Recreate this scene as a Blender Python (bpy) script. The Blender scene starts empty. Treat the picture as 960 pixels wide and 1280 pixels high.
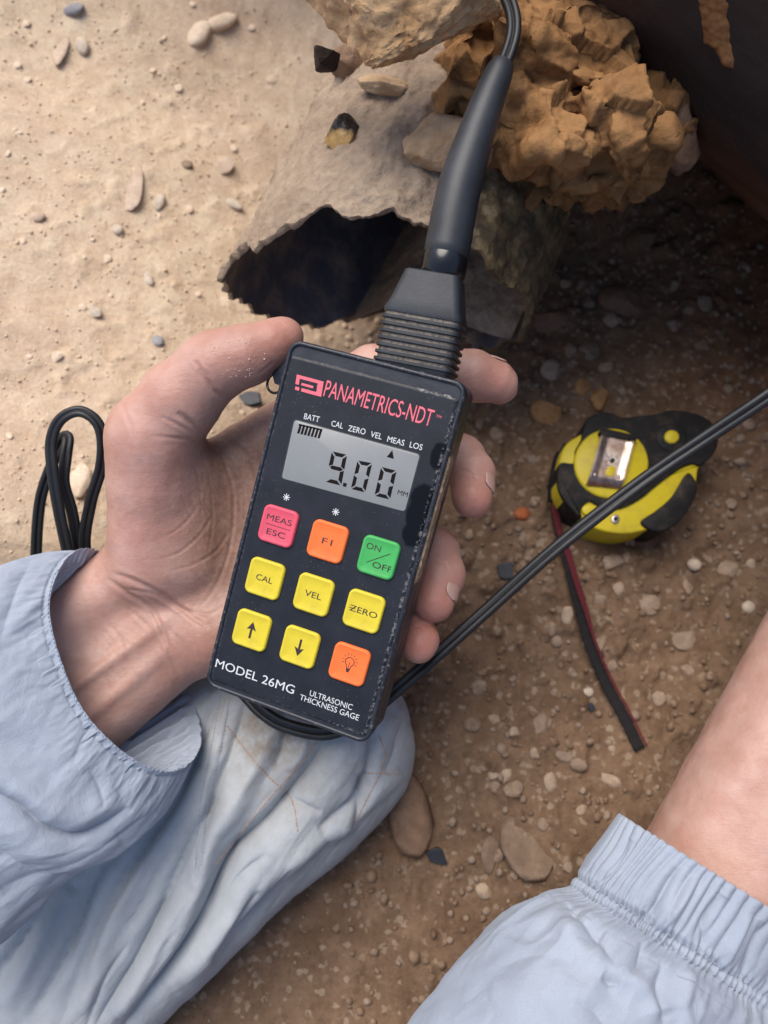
import bpy, bmesh, math, random
import numpy as np
from mathutils import Matrix, Vector
from mathutils.bvhtree import BVHTree

S = bpy.context.scene
COL = S.collection
rng = np.random.default_rng(7)
random.seed(7)

# ------------------------------------------------------------------ camera
TILT = math.radians(14.0)
FPX = 985.0
CAM0 = np.array([0.0, 0.0, 0.51])
RGT = np.array([1.0, 0, 0])
UPV = np.array([0, math.cos(TILT), math.sin(TILT)])
BCK = -np.array([0, math.sin(TILT), -math.cos(TILT)])
ROT = np.stack([RGT, UPV, BCK], 1)
cd = bpy.data.cameras.new('camera')
cam = bpy.data.objects.new('camera', cd)
COL.objects.link(cam)
m4 = Matrix.Identity(4)
for i in range(3):
    for j in range(3):
        m4[i][j] = ROT[i, j]
    m4[i][3] = CAM0[i]
cam.matrix_world = m4
cd.sensor_fit = 'AUTO'
cd.sensor_width = 36.0
cd.lens = 36.0 * FPX / 1280.0
cd.clip_start = 0.01
cd.clip_end = 300.0
cd.dof.use_dof = True
cd.dof.focus_distance = 0.345
cd.dof.aperture_fstop = 7.8
S.camera = cam

# ------------------------------------------------------------------ light
SUN_EL, SUN_AZ = 60.0, 118.0          # azimuth measured from +x, counter-clockwise
W = bpy.data.worlds.new('World')
S.world = W
W.use_nodes = True
wn = W.node_tree
bg = wn.nodes['Background']
sky = wn.nodes.new('ShaderNodeTexSky')
sky.sky_type = 'NISHITA'
sky.sun_disc = False
sky.sun_elevation = math.radians(SUN_EL)
sky.sun_rotation = math.radians(90.0 - SUN_AZ)
sky.dust_density = 2.0
wn.links.new(sky.outputs[0], bg.inputs[0])
bg.inputs[1].default_value = 0.082
sl = bpy.data.lights.new('sun', 'SUN')
sl.energy = 1.5
sl.angle = math.radians(45)
sl.color = (1.0, 0.94, 0.86)
sun = bpy.data.objects.new('sun', sl)
COL.objects.link(sun)
sd = Vector((math.cos(math.radians(SUN_EL)) * math.cos(math.radians(SUN_AZ)),
             math.cos(math.radians(SUN_EL)) * math.sin(math.radians(SUN_AZ)),
             math.sin(math.radians(SUN_EL))))
sun.rotation_euler = sd.to_track_quat('Z', 'Y').to_euler()
S.view_settings.view_transform = 'Standard'
S.view_settings.look = 'None'
S.view_settings.gamma = 1.0
S.view_settings.use_curve_mapping = False
S.view_settings.exposure = 1.28
S.render.engine = 'CYCLES'
S.cycles.use_denoising = True
S.cycles.max_bounces = 6

# ------------------------------------------------------------------ helpers
def Q(px, py, d):                      # photo direction + distance -> camera axes (metres)
    return np.array([(px - 480.0) * d / FPX, (640.0 - py) * d / FPX, -d])

def toW(v):
    v = np.asarray(v, float)
    return v @ ROT.T + CAM0

def P(px, py, d):
    return toW(Q(px, py, d))

def projpx(w):                         # world -> photo pixels
    c = (np.asarray(w) - CAM0) @ ROT
    return np.stack([480 + FPX * c[..., 0] / -c[..., 2], 640 - FPX * c[..., 1] / -c[..., 2]], -1)

_pg = np.random.default_rng(3)
_perm = np.concatenate([_pg.permutation(256)] * 3)
_grad = _pg.normal(size=(256, 3)); _grad /= np.linalg.norm(_grad, axis=1)[:, None]
def noise3(p):
    p = np.asarray(p, float)
    i = np.floor(p).astype(int); f = p - i
    u = f * f * f * (f * (f * 6 - 15) + 10)
    i &= 255
    r = 0
    for dx in (0, 1):
        for dy in (0, 1):
            for dz in (0, 1):
                h = _perm[_perm[_perm[i[..., 0] + dx] + i[..., 1] + dy] + i[..., 2] + dz]
                g = _grad[h]
                dot = g[..., 0] * (f[..., 0] - dx) + g[..., 1] * (f[..., 1] - dy) + g[..., 2] * (f[..., 2] - dz)
                w = (u[..., 0] if dx else 1 - u[..., 0]) * (u[..., 1] if dy else 1 - u[..., 1]) * (u[..., 2] if dz else 1 - u[..., 2])
                r = r + dot * w
    return r
def fbm(p, o=4, g=0.5):
    a, r = 1.0, 0
    p = np.asarray(p, float)
    for k in range(o):
        r = r + a * noise3(p + 17.3 * k); p = p * 2.03; a *= g
    return r
def ridged(p, o=3):
    a, r = 1.0, 0
    for k in range(o):
        r = r + a * (1 - 2 * np.abs(noise3(p + 9.1 * k)) * 1.6); p = p * 2.1; a *= .5
    return r

def mesh(name, v, f, m=None, smooth=True):
    me = bpy.data.meshes.new(name)
    v = np.asarray(v, dtype=np.float64)
    if isinstance(f, np.ndarray):
        n, k = f.shape
        me.vertices.add(len(v)); me.vertices.foreach_set('co', v.ravel())
        me.loops.add(n * k); me.loops.foreach_set('vertex_index', f.ravel().astype(np.int32))
        me.polygons.add(n); me.polygons.foreach_set('loop_start', np.arange(0, n * k, k, dtype=np.int32))
        me.update(calc_edges=True); me.validate()
    else:
        me.from_pydata(v.tolist(), [], [list(map(int, q)) for q in f]); me.update()
    if smooth and len(me.polygons):
        me.polygons.foreach_set('use_smooth', [True] * len(me.polygons))
    if m is not None:
        me.materials.append(m)
    return me

def obj(name, me, parent=None, loc=None):
    o = bpy.data.objects.new(name, me)
    COL.objects.link(o)
    if parent is not None: o.parent = parent
    if loc is not None: o.location = loc
    return o

def tag(o, label=None, cat=None, group=None, kind=None):
    if label: o['label'] = label
    if cat: o['category'] = cat
    if group: o['group'] = group
    if kind: o['kind'] = kind
    return o

def root(name, loc, label, cat, group=None):
    o = bpy.data.objects.new(name, None)
    o.empty_display_size = 0.01
    COL.objects.link(o); o.location = loc
    return tag(o, label, cat, group)

def wpart(name, v, f, m, rt, smooth=True):     # verts in world space, stored relative to the root
    return obj(name, mesh(name, np.asarray(v) - np.array(rt.location), f, m, smooth), rt)

def grid_faces(nu, nv, cu=False, cv=False):
    a = np.arange(nu * nv).reshape(nu, nv)
    if cu: a = np.concatenate([a, a[:1]], 0)
    if cv: a = np.concatenate([a, a[:, :1]], 1)
    return np.stack([a[:-1, :-1], a[1:, :-1], a[1:, 1:], a[:-1, 1:]], -1).reshape(-1, 4)

def catmull(pts, n, closed=False):
    p = np.asarray(pts, float)
    if closed: q = np.concatenate([p[-1:], p, p[:2]])
    else: q = np.concatenate([2 * p[:1] - p[1:2], p, 2 * p[-1:] - p[-2:-1]])
    seg = len(q) - 3
    t = np.linspace(0, seg, n, endpoint=not closed)
    i = np.minimum(t.astype(int), seg - 1); u = (t - i)[:, None]
    a, b, c, d = q[i], q[i + 1], q[i + 2], q[i + 3]
    return .5 * (2 * b + (c - a) * u + (2 * a - 5 * b + 4 * c - d) * u ** 2 + (3 * b - a - 3 * c + d) * u ** 3)

def resample(pts, n):
    d = np.concatenate([[0], np.cumsum(np.linalg.norm(np.diff(pts, axis=0), axis=1))])
    t = np.linspace(0, d[-1], n)
    return np.stack([np.interp(t, d, pts[:, k]) for k in range(pts.shape[1])], 1)

def sweep(path, prof, normal_hint, scale=None, cap=True):
    """prof (k,2) swept along path (n,3); normal_hint (n,3) or (3,) gives the profile's second axis."""
    path = np.asarray(path); n = len(path); k = len(prof)
    T = np.gradient(path, axis=0); T /= np.linalg.norm(T, axis=1)[:, None]
    N = np.broadcast_to(np.asarray(normal_hint, float), (n, 3)).copy()
    N -= (N * T).sum(1)[:, None] * T; N /= np.linalg.norm(N, axis=1)[:, None]
    B = np.cross(T, N)
    sc = np.ones(n) if scale is None else np.asarray(scale)
    v = path[:, None] + sc[:, None, None] * (prof[None, :, 0, None] * B[:, None] + prof[None, :, 1, None] * N[:, None])
    v = v.reshape(-1, 3); f = grid_faces(n, k, cv=True)
    if cap:
        f = [tuple(q) for q in f] + [tuple(range(k)), tuple(range(n * k - 1, (n - 1) * k - 1, -1))]
    return v, f

def circ(r, k=16, ry=None):
    a = np.linspace(0, 2 * np.pi, k, endpoint=False)
    return np.stack([r * np.cos(a), (ry or r) * np.sin(a)], 1)

def rrect(w, h, r, k=6):
    out = []
    for cx, cy, a0 in ((w / 2 - r, h / 2 - r, 0), (-w / 2 + r, h / 2 - r, 90), (-w / 2 + r, -h / 2 + r, 180), (w / 2 - r, -h / 2 + r, 270)):
        for t in np.linspace(0, 90, k):
            a = math.radians(a0 + t); out.append((cx + r * math.cos(a), cy + r * math.sin(a)))
    return np.array(out)

def loft(loops, cap0=True, cap1=True):         # loops: list of (k,3)
    k = len(loops[0]); v = np.concatenate(loops); f = [tuple(q) for q in grid_faces(len(loops), k, cv=True)]
    if cap0: f.append(tuple(range(k - 1, -1, -1)))
    if cap1: f.append(tuple(range((len(loops) - 1) * k, len(loops) * k)))
    return v, f

def slab(poly, z0, z1, bev=0.0):               # 2-D outline -> solid with a bevelled top
    poly = np.asarray(poly, float)
    c = poly.mean(0)
    def L(z, ins):
        if ins:
            e = np.roll(poly, -1, 0) - np.roll(poly, 1, 0); nn = np.stack([-e[:, 1], e[:, 0]], 1)
            nn /= np.linalg.norm(nn, axis=1)[:, None] + 1e-12
            area = np.sum(poly[:, 0] * np.roll(poly[:, 1], -1) - np.roll(poly[:, 0], -1) * poly[:, 1])
            p = poly + nn * ins * (1 if area > 0 else -1)
        else: p = poly
        return np.column_stack([p, np.full(len(p), z)])
    loops = [L(z0, 0), L(z1 - bev, 0)] + ([L(z1 - bev * .3, bev * .3), L(z1, bev)] if bev else [])
    v, f = loft(loops)
    area = np.sum(poly[:, 0] * np.roll(poly[:, 1], -1) - np.roll(poly[:, 0], -1) * poly[:, 1])
    if area < 0: f = [tuple(reversed(q)) for q in f]
    return v, f

def tri_fan_fix(me):
    bm = bmesh.new(); bm.from_mesh(me)
    bmesh.ops.triangulate(bm, faces=[f for f in bm.faces if len(f.verts) > 4], ngon_method='EAR_CLIP')
    bmesh.ops.recalc_face_normals(bm, faces=bm.faces)
    bm.to_mesh(me); bm.free()
    return me

def sharp(me, deg=35):
    me.polygons.foreach_set('use_smooth', [True] * len(me.polygons))
    try: me.set_sharp_from_angle(angle=math.radians(deg))
    except Exception: pass
    return me

# ------------------------------------------------------------------ materials
class NT:
    def __init__(s, name):
        s.m = bpy.data.materials.new(name); s.m.use_nodes = True
        s.t = s.m.node_tree; s.b = s.t.nodes['Principled BSDF']
        s.tc = s.t.nodes.new('ShaderNodeTexCoord')
        s.src = s.tc.outputs['Object']
    def n(s, ty, **kw):
        nd = s.t.nodes.new(ty)
        for k, v in kw.items(): setattr(nd, k, v)
        return nd
    def lk(s, a, b): s.t.links.new(a, b)
    def noise(s, scale, detail=4, rough=.55, dist=0, vec=None, stretch=None):
        nd = s.n('ShaderNodeTexNoise'); nd.inputs['Scale'].default_value = scale
        nd.inputs['Detail'].default_value = detail; nd.inputs['Roughness'].default_value = rough
        nd.inputs['Distortion'].default_value = dist
        v = vec or s.src
        if stretch is not None:
            mp = s.n('ShaderNodeMapping'); mp.inputs['Scale'].default_value = stretch[:3]
            if len(stretch) > 3: mp.inputs['Rotation'].default_value = stretch[3:]
            s.lk(v, mp.inputs[0]); v = mp.outputs[0]
        s.lk(v, nd.inputs['Vector'])
        return nd.outputs['Fac']
    def vor(s, scale, feat='F1', rnd=1.0, out='Distance'):
        nd = s.n('ShaderNodeTexVoronoi'); nd.feature = feat
        nd.inputs['Scale'].default_value = scale; nd.inputs['Randomness'].default_value = rnd
        s.lk(s.src, nd.inputs['Vector']); return nd.outputs[out]
    def ramp(s, x, *st):
        nd = s.n('ShaderNodeValToRGB'); r = nd.color_ramp
        while len(r.elements) < len(st): r.elements.new(.5)
        for e, (p, c) in zip(r.elements, st):
            e.position = p; e.color = (c, c, c, 1) if not hasattr(c, '__len__') else (*c, 1)
        s.lk(x, nd.inputs[0]); return nd.outputs[0]
    def mix(s, fac, a, b, mode='MIX'):
        nd = s.n('ShaderNodeMix', data_type='RGBA', blend_type=mode)
        for k, v in ((0, fac), (6, a), (7, b)):
            sock = nd.inputs[k]
            if isinstance(v, bpy.types.NodeSocket): s.lk(v, sock)
            elif hasattr(v, '__len__'): sock.default_value = (*v, 1)
            else: sock.default_value = v if k == 0 else (v, v, v, 1)
        return nd.outputs[2]
    def math(s, op, a, b=0.0):
        nd = s.n('ShaderNodeMath', operation=op)
        for sock, v in ((nd.inputs[0], a), (nd.inputs[1], b)):
            if isinstance(v, bpy.types.NodeSocket): s.lk(v, sock)
            else: sock.default_value = v
        return nd.outputs[0]
    def attr(s, name):
        nd = s.n('ShaderNodeAttribute'); nd.attribute_name = name; return nd.outputs['Fac']
    def col(s, v):
        if isinstance(v, bpy.types.NodeSocket): s.lk(v, s.b.inputs['Base Color'])
        else: s.b.inputs['Base Color'].default_value = (*v, 1)
        return s
    def rough(s, v):
        if isinstance(v, bpy.types.NodeSocket): s.lk(v, s.b.inputs['Roughness'])
        else: s.b.inputs['Roughness'].default_value = v
        return s
    def bump(s, h, dist=.001, st=1.0):
        nd = s.n('ShaderNodeBump'); nd.inputs['Distance'].default_value = dist; nd.inputs['Strength'].default_value = st
        s.lk(h, nd.inputs['Height'])
        if s.b.inputs['Normal'].is_linked:
            s.lk(s.b.inputs['Normal'].links[0].from_socket, nd.inputs['Normal'])
        s.lk(nd.outputs[0], s.b.inputs['Normal']); return s
    def set(s, **kw):
        for k, v in kw.items(): s.b.inputs[k.replace('_', ' ')].default_value = v
        return s

def simple(name, c, rough=.5, var=.15, scale=300, bump=.0001, metal=0.0, spec=.5):
    t = NT(name)
    nz = t.noise(scale, 5, .6)
    t.col(t.mix(t.ramp(nz, (.3, 0.0), (.7, 1.0)), tuple(x * (1 - var) for x in c), tuple(min(1, x * (1 + var)) for x in c)))
    t.rough(rough); t.bump(nz, bump); t.set(Metallic=metal, Specular_IOR_Level=spec)
    return t.m

def ground_mat():
    t = NT('earth')
    dry, red = t.attr('dry'), t.attr('red')
    big, mid, fine = t.noise(9, 4), t.noise(60, 5, .6), t.noise(420, 5, .65)
    sand = t.mix(t.ramp(mid, (.35, 0.0), (.65, 1.0)), (.56, .41, .28), (.67, .52, .37))
    soil = t.mix(t.ramp(mid, (.35, 0.0), (.68, 1.0)), (.135, .082, .050), (.215, .138, .088))
    rd = t.mix(t.ramp(mid, (.4, 0.0), (.6, 1.0)), (.12, .05, .024), (.20, .085, .038))
    c = t.mix(dry, soil, sand); c = t.mix(red, c, rd)
    c = t.mix(.45, c, t.ramp(big, (.3, .42), (.7, .62)), 'OVERLAY')
    g = t.vor(330, out='Color'); gs = t.n('ShaderNodeSeparateColor'); t.lk(g, gs.inputs[0])
    pale = t.ramp(gs.outputs[0], (.86, 0.0), (.95, 1.0))
    c = t.mix(t.math('MULTIPLY', pale, .22), c, (.62, .52, .40))
    dark = t.ramp(gs.outputs[1], (.86, 0.0), (.95, 1.0))
    c = t.mix(t.math('MULTIPLY', dark, t.math('SUBTRACT', .36, t.math('MULTIPLY', dry, .30))), c, (.10, .062, .04))
    c = t.mix(.35, c, t.ramp(fine, (.3, .3), (.7, .7)), 'OVERLAY')
    t.col(c); t.rough(.95); t.set(Specular_IOR_Level=.15)
    t.bump(mid, .003, .45); t.bump(fine, .0010, .8); t.bump(t.noise(1100, 4, .65), .0006, .8)
    return t.m

def rock_mat(name, a, b, stain=(.12, .045, .02), stain_amt=.4, sc=60):
    t = NT(name)
    t.src = t.n('ShaderNodeNewGeometry').outputs['Position']
    n1, n2, n3 = t.noise(sc * .5, 6, .6), t.noise(sc * 3, 6, .65), t.noise(sc * .9, 5, .6, 1.2)
    c = t.mix(t.ramp(n1, (.35, 0.0), (.65, 1.0)), a, b)
    c = t.mix(t.math('MULTIPLY', t.ramp(n3, (.5, 0.0), (.66, 1.0)), stain_amt), c, stain)
    c = t.mix(.4, c, t.ramp(n2, (.3, .3), (.7, .7)), 'OVERLAY')
    t.col(c); t.rough(.9); t.set(Specular_IOR_Level=.2)
    t.bump(n1, .22 / sc, .5); t.bump(n2, .055 / sc, .9); t.bump(t.noise(sc * 9, 4, .6), .02 / sc, .8); return t.m

M = {}
M['char_brown'] = rock_mat('char_brown', (.028, .02, .016), (.07, .048, .034), (.02, .012, .01), .4, 120)
M['earth'] = ground_mat()
M['sandstone'] = rock_mat('sandstone', (.42, .25, .12), (.52, .35, .20), (.20, .08, .02), .5, 40)
M['orange_rock'] = rock_mat('orange_rock', (.20, .098, .036), (.31, .165, .068), (.085, .032, .012), .75, 45)
M['tan_rock'] = rock_mat('tan_rock', (.38, .26, .16), (.50, .35, .21), (.30, .15, .05), .5, 45)
M['brown_rock'] = rock_mat('brown_rock', (.17, .10, .065), (.26, .165, .11), (.09, .05, .03), .4, 60)
M['pale_stone'] = rock_mat('pale_stone', (.44, .36, .28), (.58, .49, .39), (.33, .25, .18), .4, 160)
M['cream_stone'] = rock_mat('cream_stone', (.29, .21, .145), (.41, .31, .225), (.28, .2, .14), .4, 160)
M['grey_stone'] = rock_mat('grey_stone', (.24, .23, .24), (.34, .33, .33), (.18, .15, .13), .3, 160)
M['taupe_stone'] = rock_mat('taupe_stone', (.21, .15, .11), (.31, .23, .17), (.25, .18, .13), .3, 100)
M['red_stone'] = rock_mat('red_stone', (.33, .09, .035), (.42, .13, .05), (.2, .05, .02), .4, 160)
M['ochre_stone'] = rock_mat('ochre_stone', (.27, .14, .06), (.36, .20, .09), (.17, .08, .03), .4, 120)
M['bank_stone'] = rock_mat('bank_stone', (.58, .44, .315), (.72, .58, .44), (.50, .36, .25), .3, 160)
M['bank_stone_dull'] = rock_mat('bank_stone_dull', (.45, .335, .245), (.55, .43, .33), (.42, .30, .21), .3, 160)
M['pebble_brown'] = rock_mat('pebble_brown', (.20, .14, .10), (.33, .24, .17), (.13, .08, .05), .3, 200)
M['black_plastic'] = simple('black_plastic', (.012, .014, .02), .45, .3, 400, .0003)

# ------------------------------------------------------------------ the ground
def softp(x, k): return k * np.logaddexp(0, np.asarray(x) / k)
def height(x, y, fine=True):
    x, y = np.asarray(x, float), np.asarray(y, float)
    p = np.stack([x, y, np.zeros_like(x)], -1)
    z = .46 * softp(-.05 - x - .12 * (y - .25), .03) * np.clip((y + .04) / .13, 0, 1)
    z = z + .9 * softp(y - .50, .03)
    z = z + 1.9 * softp(x - .335 - .08 * (y - .2), .03)
    z = z + .5 * softp(-y - .75, .05)
    z = np.where(z > 0, .75 * (1 - np.exp(-z / .75)), z)
    z = z + .11 * np.exp(-((x - .13) / .13) ** 2 - ((y - .47) / .09) ** 2)
    z = z - .035 * np.exp(-((x - .005) / .10) ** 2 - ((y - .30) / .11) ** 4)
    near = np.exp(-(x ** 2 + (y - .2) ** 2) / 4.0)
    z = z + .020 * fbm(p * 4.0, 3) * (1 + 2 * (1 - near))
    if fine:
        m = np.exp(-(x ** 2 + (y - .2) ** 2) / .8)
        sm = np.clip((x + .10) / .12, .35, 1)
        z = z + m * sm * (.0050 * fbm(p * 24, 4, .55) + .0034 * np.maximum(0, fbm(p * 70 + 3, 4, .6) - .08) * 3)
    return z

N = 620
u = np.linspace(-1, 1, N)
w1 = lambda c: .46 * c + 45 * np.sign(c) * np.abs(c) ** 11
gx, gy = np.meshgrid(w1(u), .2 + w1(u), indexing='ij')
gz = height(gx, gy)
me = mesh('ground', np.stack([gx, gy, gz], -1).reshape(-1, 3), grid_faces(N, N), M['earth'])
ppx = projpx(np.stack([gx, gy, gz], -1))
dn = .06 * fbm(np.stack([gx, gy, gz], -1) * 9, 4)
dry = np.clip((-.0 - gx + .55 * (gy - .2) + dn) / .13, 0, 1)
dry = dry * dry * (3 - 2 * dry)
red = np.clip((gx - .17 + .25 * (gy - .25) + dn) / .12, 0, 1) * np.clip((gy - .12 + dn) / .1, 0, 1) * .85
for nm, arr in (('dry', dry), ('red', red)):
    a = me.attributes.new(nm, 'FLOAT', 'POINT'); a.data.foreach_set('value', arr.astype(np.float32).ravel())
ground = obj('ground', me); ground['kind'] = 'structure'

def on_ground(px, py):
    lo, hi = .25, 1.2
    for _ in range(40):
        d = .5 * (lo + hi); w = P(px, py, d)
        if w[2] > height(w[0], w[1], False): lo = d
        else: hi = d
    return P(px, py, d), d

# ------------------------------------------------------------------ stones
def ico(sub):
    bm = bmesh.new(); bmesh.ops.create_icosphere(bm, subdivisions=sub, radius=1.0)
    v = np.array([q.co[:] for q in bm.verts]); f = np.array([[w.index for w in q.verts] for q in bm.faces]); bm.free()
    return v, f
ICO = {k: ico(k) for k in (1, 2, 3, 5, 6)}
def rock(sub, seed, cuts=9, amp=.12, lo=.55, freq=1.6, det=4, fine=.0):
    r = np.random.default_rng(seed); v, f = ICO[sub]; v = v.copy()
    v += amp * np.stack([fbm(v * freq + seed * 3.1 + 11 * k, 2) for k in range(3)], -1)
    for _ in range(cuts):
        n = r.normal(size=3); n /= np.linalg.norm(n); d = r.uniform(lo, .95)
        e = v @ n - d; v -= np.maximum(e, 0)[:, None] * n * .93
    if fine:
        nn = v / np.linalg.norm(v, axis=1)[:, None]
        v += nn * (fine * (.45 * fbm(v * 2.2 + seed, 3, .5) + .28 * fbm(v * 7 + seed, 4, .62)))[:, None]
    return v, f
def big_rock(name, px, py, d, rx, ry, rz, ang, m, seed, label, cuts=10, lo=.5, fine=.12, cat='rock', group=None, smooth=True, sub=5):
    v, f = rock(sub, seed, cuts, .22, lo, 1.2, 6, fine)
    s = d / FPX
    v = v * np.array([rx * s, ry * s, rz * s]); a = math.radians(ang)
    R = np.array([[math.cos(a), -math.sin(a), 0], [math.sin(a), math.cos(a), 0], [0, 0, 1]])
    v = v @ R.T @ ROT.T
    me = mesh(name, v, f, M[m], True)
    sharp(me, 42)
    return tag(obj(name, me, loc=P(px, py, d)), label, cat, group)

R_ = big_rock
R_('rock', 512, -18, .338, 152, 116, 90, 38, 'sandstone', 27, 'large angular tan sandstone rock overhanging the top of the broken pipe', 13, .5, .2, sub=6)
R_('rock', 838, 158, .42, 42, 60, 45, 15, 'brown_rock', 17, 'dark brown rock half hidden beneath the dark steel pipe')

def bvh_of(o):
    dg = bpy.context.evaluated_depsgraph_get(); dg.update()
    me = o.data; mw = np.array(o.matrix_world)
    v = np.empty(len(me.vertices) * 3); me.vertices.foreach_get('co', v); v = v.reshape(-1, 3) @ mw[:3, :3].T + mw[:3, 3]
    return BVHTree.FromPolygons([tuple(q) for q in v], [tuple(p.vertices) for p in me.polygons])
def cast(bvh, px, py):
    d = P(px, py, 1.0) - CAM0; d /= np.linalg.norm(d)
    h, n, i, t = bvh.ray_cast(Vector(CAM0), Vector(d))
    if h is None: return None, None
    n = np.array(n)
    if n @ d > 0: n = -n
    return np.array(h), n
# ------------------------------------------------------------------ broken pipe in the ground
def pipe_mat():
    t = NT('dusty_pipe'); d = t.attr('dust')
    n1, n2, n3 = t.noise(35, 6, .6), t.noise(220, 6, .65), t.noise(90, 5, .6)
    dust = t.mix(t.ramp(n1, (.3, 0.0), (.7, 1.0)), (.26, .19, .135), (.37, .285, .205))
    met = t.mix(t.ramp(n3, (.4, 0.0), (.65, 1.0)), (.075, .055, .035), (.20, .145, .07))
    k = t.ramp(t.math('ADD', d, t.math('MULTIPLY', t.math('SUBTRACT', n3, .5), .9)), (.38, 0.0), (.62, 1.0))
    c = t.mix(k, met, dust); c = t.mix(.4, c, t.ramp(n2, (.3, .28), (.7, .72)), 'OVERLAY')
    t.col(c); t.rough(.92); t.set(Specular_IOR_Level=.2); t.bump(n1, .005, .6); t.bump(n2, .0018, 1.0); return t.m
def inner_mat():
    t = NT('black_lining'); n1, n2 = t.noise(38, 6, .65), t.noise(260, 5, .6)
    k = t.ramp(n1, (.46, 0.0), (.72, 1.0))
    c = t.mix(k, (.095, .105, .13), (.32, .255, .19))
    t.col(t.mix(t.ramp(n2, (.62, 0.0), (.8, .5)), c, (.12, .11, .11))); t.rough(t.ramp(k, (0, .42), (1, .9)))
    t.bump(n1, .003, .6); t.bump(n2, .0006, .8); return t.m
M['pipe'] = pipe_mat(); M['lining'] = inner_mat()
pc = P(470, 384, .452)
ax = np.array([.40, .90, -.02]); ax /= np.linalg.norm(ax)
e1 = np.cross(ax, [0, 0, 1]); e1 /= np.linalg.norm(e1); e2 = np.cross(e1, ax)     # e1 right, e2 up
RP = .083
nphi, ns = 420, 170
phi = np.linspace(0, 2 * np.pi, nphi, endpoint=False)
jag = .016 * fbm(np.stack([np.cos(phi) * 2.3, np.sin(phi) * 2.3, phi * 0 + 2], -1), 5, .55) + -.006 * np.maximum(0, fbm(np.stack([np.cos(phi) * 7, np.sin(phi) * 7, phi * 0 + 1], -1), 2) - .15) + .0006 * fbm(np.stack([np.cos(phi) * 16, np.sin(phi) * 24, phi * 0 + 4], -1), 3, .7)
skew = .022 * np.cos(phi) - .008 * np.exp(-((phi - 2.6) / .5) ** 2)
brk = .045 * np.exp(-((phi - 4.75) / .75) ** 2)
s0 = jag + skew + brk
def pipe_surf(rad, inset):
    s = (np.linspace(0, 1, ns) ** 1.6)[None, :] * .36
    s = s0[:, None] + inset + s
    ph = np.broadcast_to(phi[:, None], s.shape)
    b = rad + .004 * fbm(np.stack([np.cos(ph) * 2, np.sin(ph) * 2, s * 14], -1), 4)
    if inset == 0: b = b + .0030 * np.maximum(-.2, fbm(np.stack([np.cos(ph) * 4 + 9, np.sin(ph) * 4, s * 34], -1), 3)) + .0026 * fbm(np.stack([np.cos(ph) * 9, np.sin(ph) * 9, s * 90], -1), 4, .6)
    return pc + s[..., None] * ax + b[..., None] * (np.cos(ph)[..., None] * e1 + np.sin(ph)[..., None] * e2), ph, s
vo, ph, sg = pipe_surf(RP, 0)
vi, _, _ = pipe_surf(RP - .0030, .0004)
pr = root('broken_pipe', pc - RP * e2, 'corroded broken pipe stub with a jagged mouth and black lining, caked in dust', 'pipe')
vv = np.concatenate([vo.reshape(-1, 3), vi[:, 0]])
ii = np.arange(nphi) * ns; oo = nphi * ns + np.arange(nphi)
fr = np.stack([oo, np.roll(oo, -1), np.roll(ii, -1), ii], 1)
o = wpart('outer_wall', vv, np.concatenate([grid_faces(nphi, ns, cu=True), fr]), M['pipe'], pr)
dust = np.clip(.66 - .70 * np.cos(ph) + .1 * np.sin(ph), 0, 1)
at = o.data.attributes.new('dust', 'FLOAT', 'POINT'); at.data.foreach_set('value', np.concatenate([dust.ravel(), dust[:, 0] * .6]).astype(np.float32))
wpart('lining', vi.reshape(-1, 3), grid_faces(nphi, ns, cu=True)[:, ::-1], M['lining'], pr)
# sand that has run into the pipe
tt, ss = np.meshgrid(np.linspace(-1, 1, 110), np.linspace(.022, .26, 140), indexing='ij')
half = RP * .93
hgt = .040 + .026 * tt + .012 * np.exp(-((tt - .25) / .4) ** 2) - .07 * np.clip(-.10 - tt + .9 * ss + .04, 0, 1) + .006 * fbm(np.stack([tt * 3, ss * 30, tt * 0], -1), 4) + .0012 * fbm(np.stack([tt * 20, ss * 220, tt * 0], -1), 3)
lat = tt * half
flo = -np.sqrt(np.maximum(RP ** 2 - lat ** 2, 0)) * .99
lev = np.maximum(-RP + hgt, flo - .004)
sv = pc + ss[..., None] * ax + lat[..., None] * e1 + lev[..., None] * e2
so = obj('spilled_sand', mesh('spilled_sand', sv.reshape(-1, 3), grid_faces(110, 140), M['earth']))
for nm, val in (('dry', .62), ('red', .0)):
    at = so.data.attributes.new(nm, 'FLOAT', 'POINT'); at.data.foreach_set('value', np.full(sv.shape[0] * sv.shape[1], val, np.float32))
tag(so, 'dry sand spilled inside the mouth of the broken pipe', 'sand', None, 'stuff')

# charred flake lying on the pipe
def char_mat():
    t = NT('charred_stone'); z = t.n('ShaderNodeSeparateXYZ'); t.lk(t.src, z.inputs[0])
    n1 = t.noise(150, 5)
    h = t.math('ADD', t.math('MULTIPLY', z.outputs[1], 60.0), t.math('MULTIPLY', n1, .6))
    c = t.mix(t.ramp(h, (.10, 0.0), (.26, 1.0)), (.50, .30, .10), (.020, .013, .012))
    t.col(c); t.rough(.4); t.bump(n1, .002); return t.m
M['charred'] = char_mat()
bpy.context.view_layer.update(); bvp = bvh_of(bpy.data.objects['outer_wall'])
def PIPE_TOP(name, px, py, d, rx, ry, rz, *a, **k):      # laid on the pipe's upper side
    h, n = cast(bvp, px, py)
    if h is not None: d = -((h - CAM0) @ ROT)[2] - .35 * rz * d / FPX
    return R_(name, px, py, d, rx, ry, rz, *a, **k)
PIPE_TOP('rock', 566, 178, .385, 70, 42, 40, 12, 'tan_rock', 8, 'pale tan rock with an ochre lower edge beside the probe stem', 10)
PIPE_TOP('rock', 436, 78, .365, 30, 26, 26, 0, 'brown_rock', 51, 'small rounded brown rock tucked under the sandstone left corner')
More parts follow.
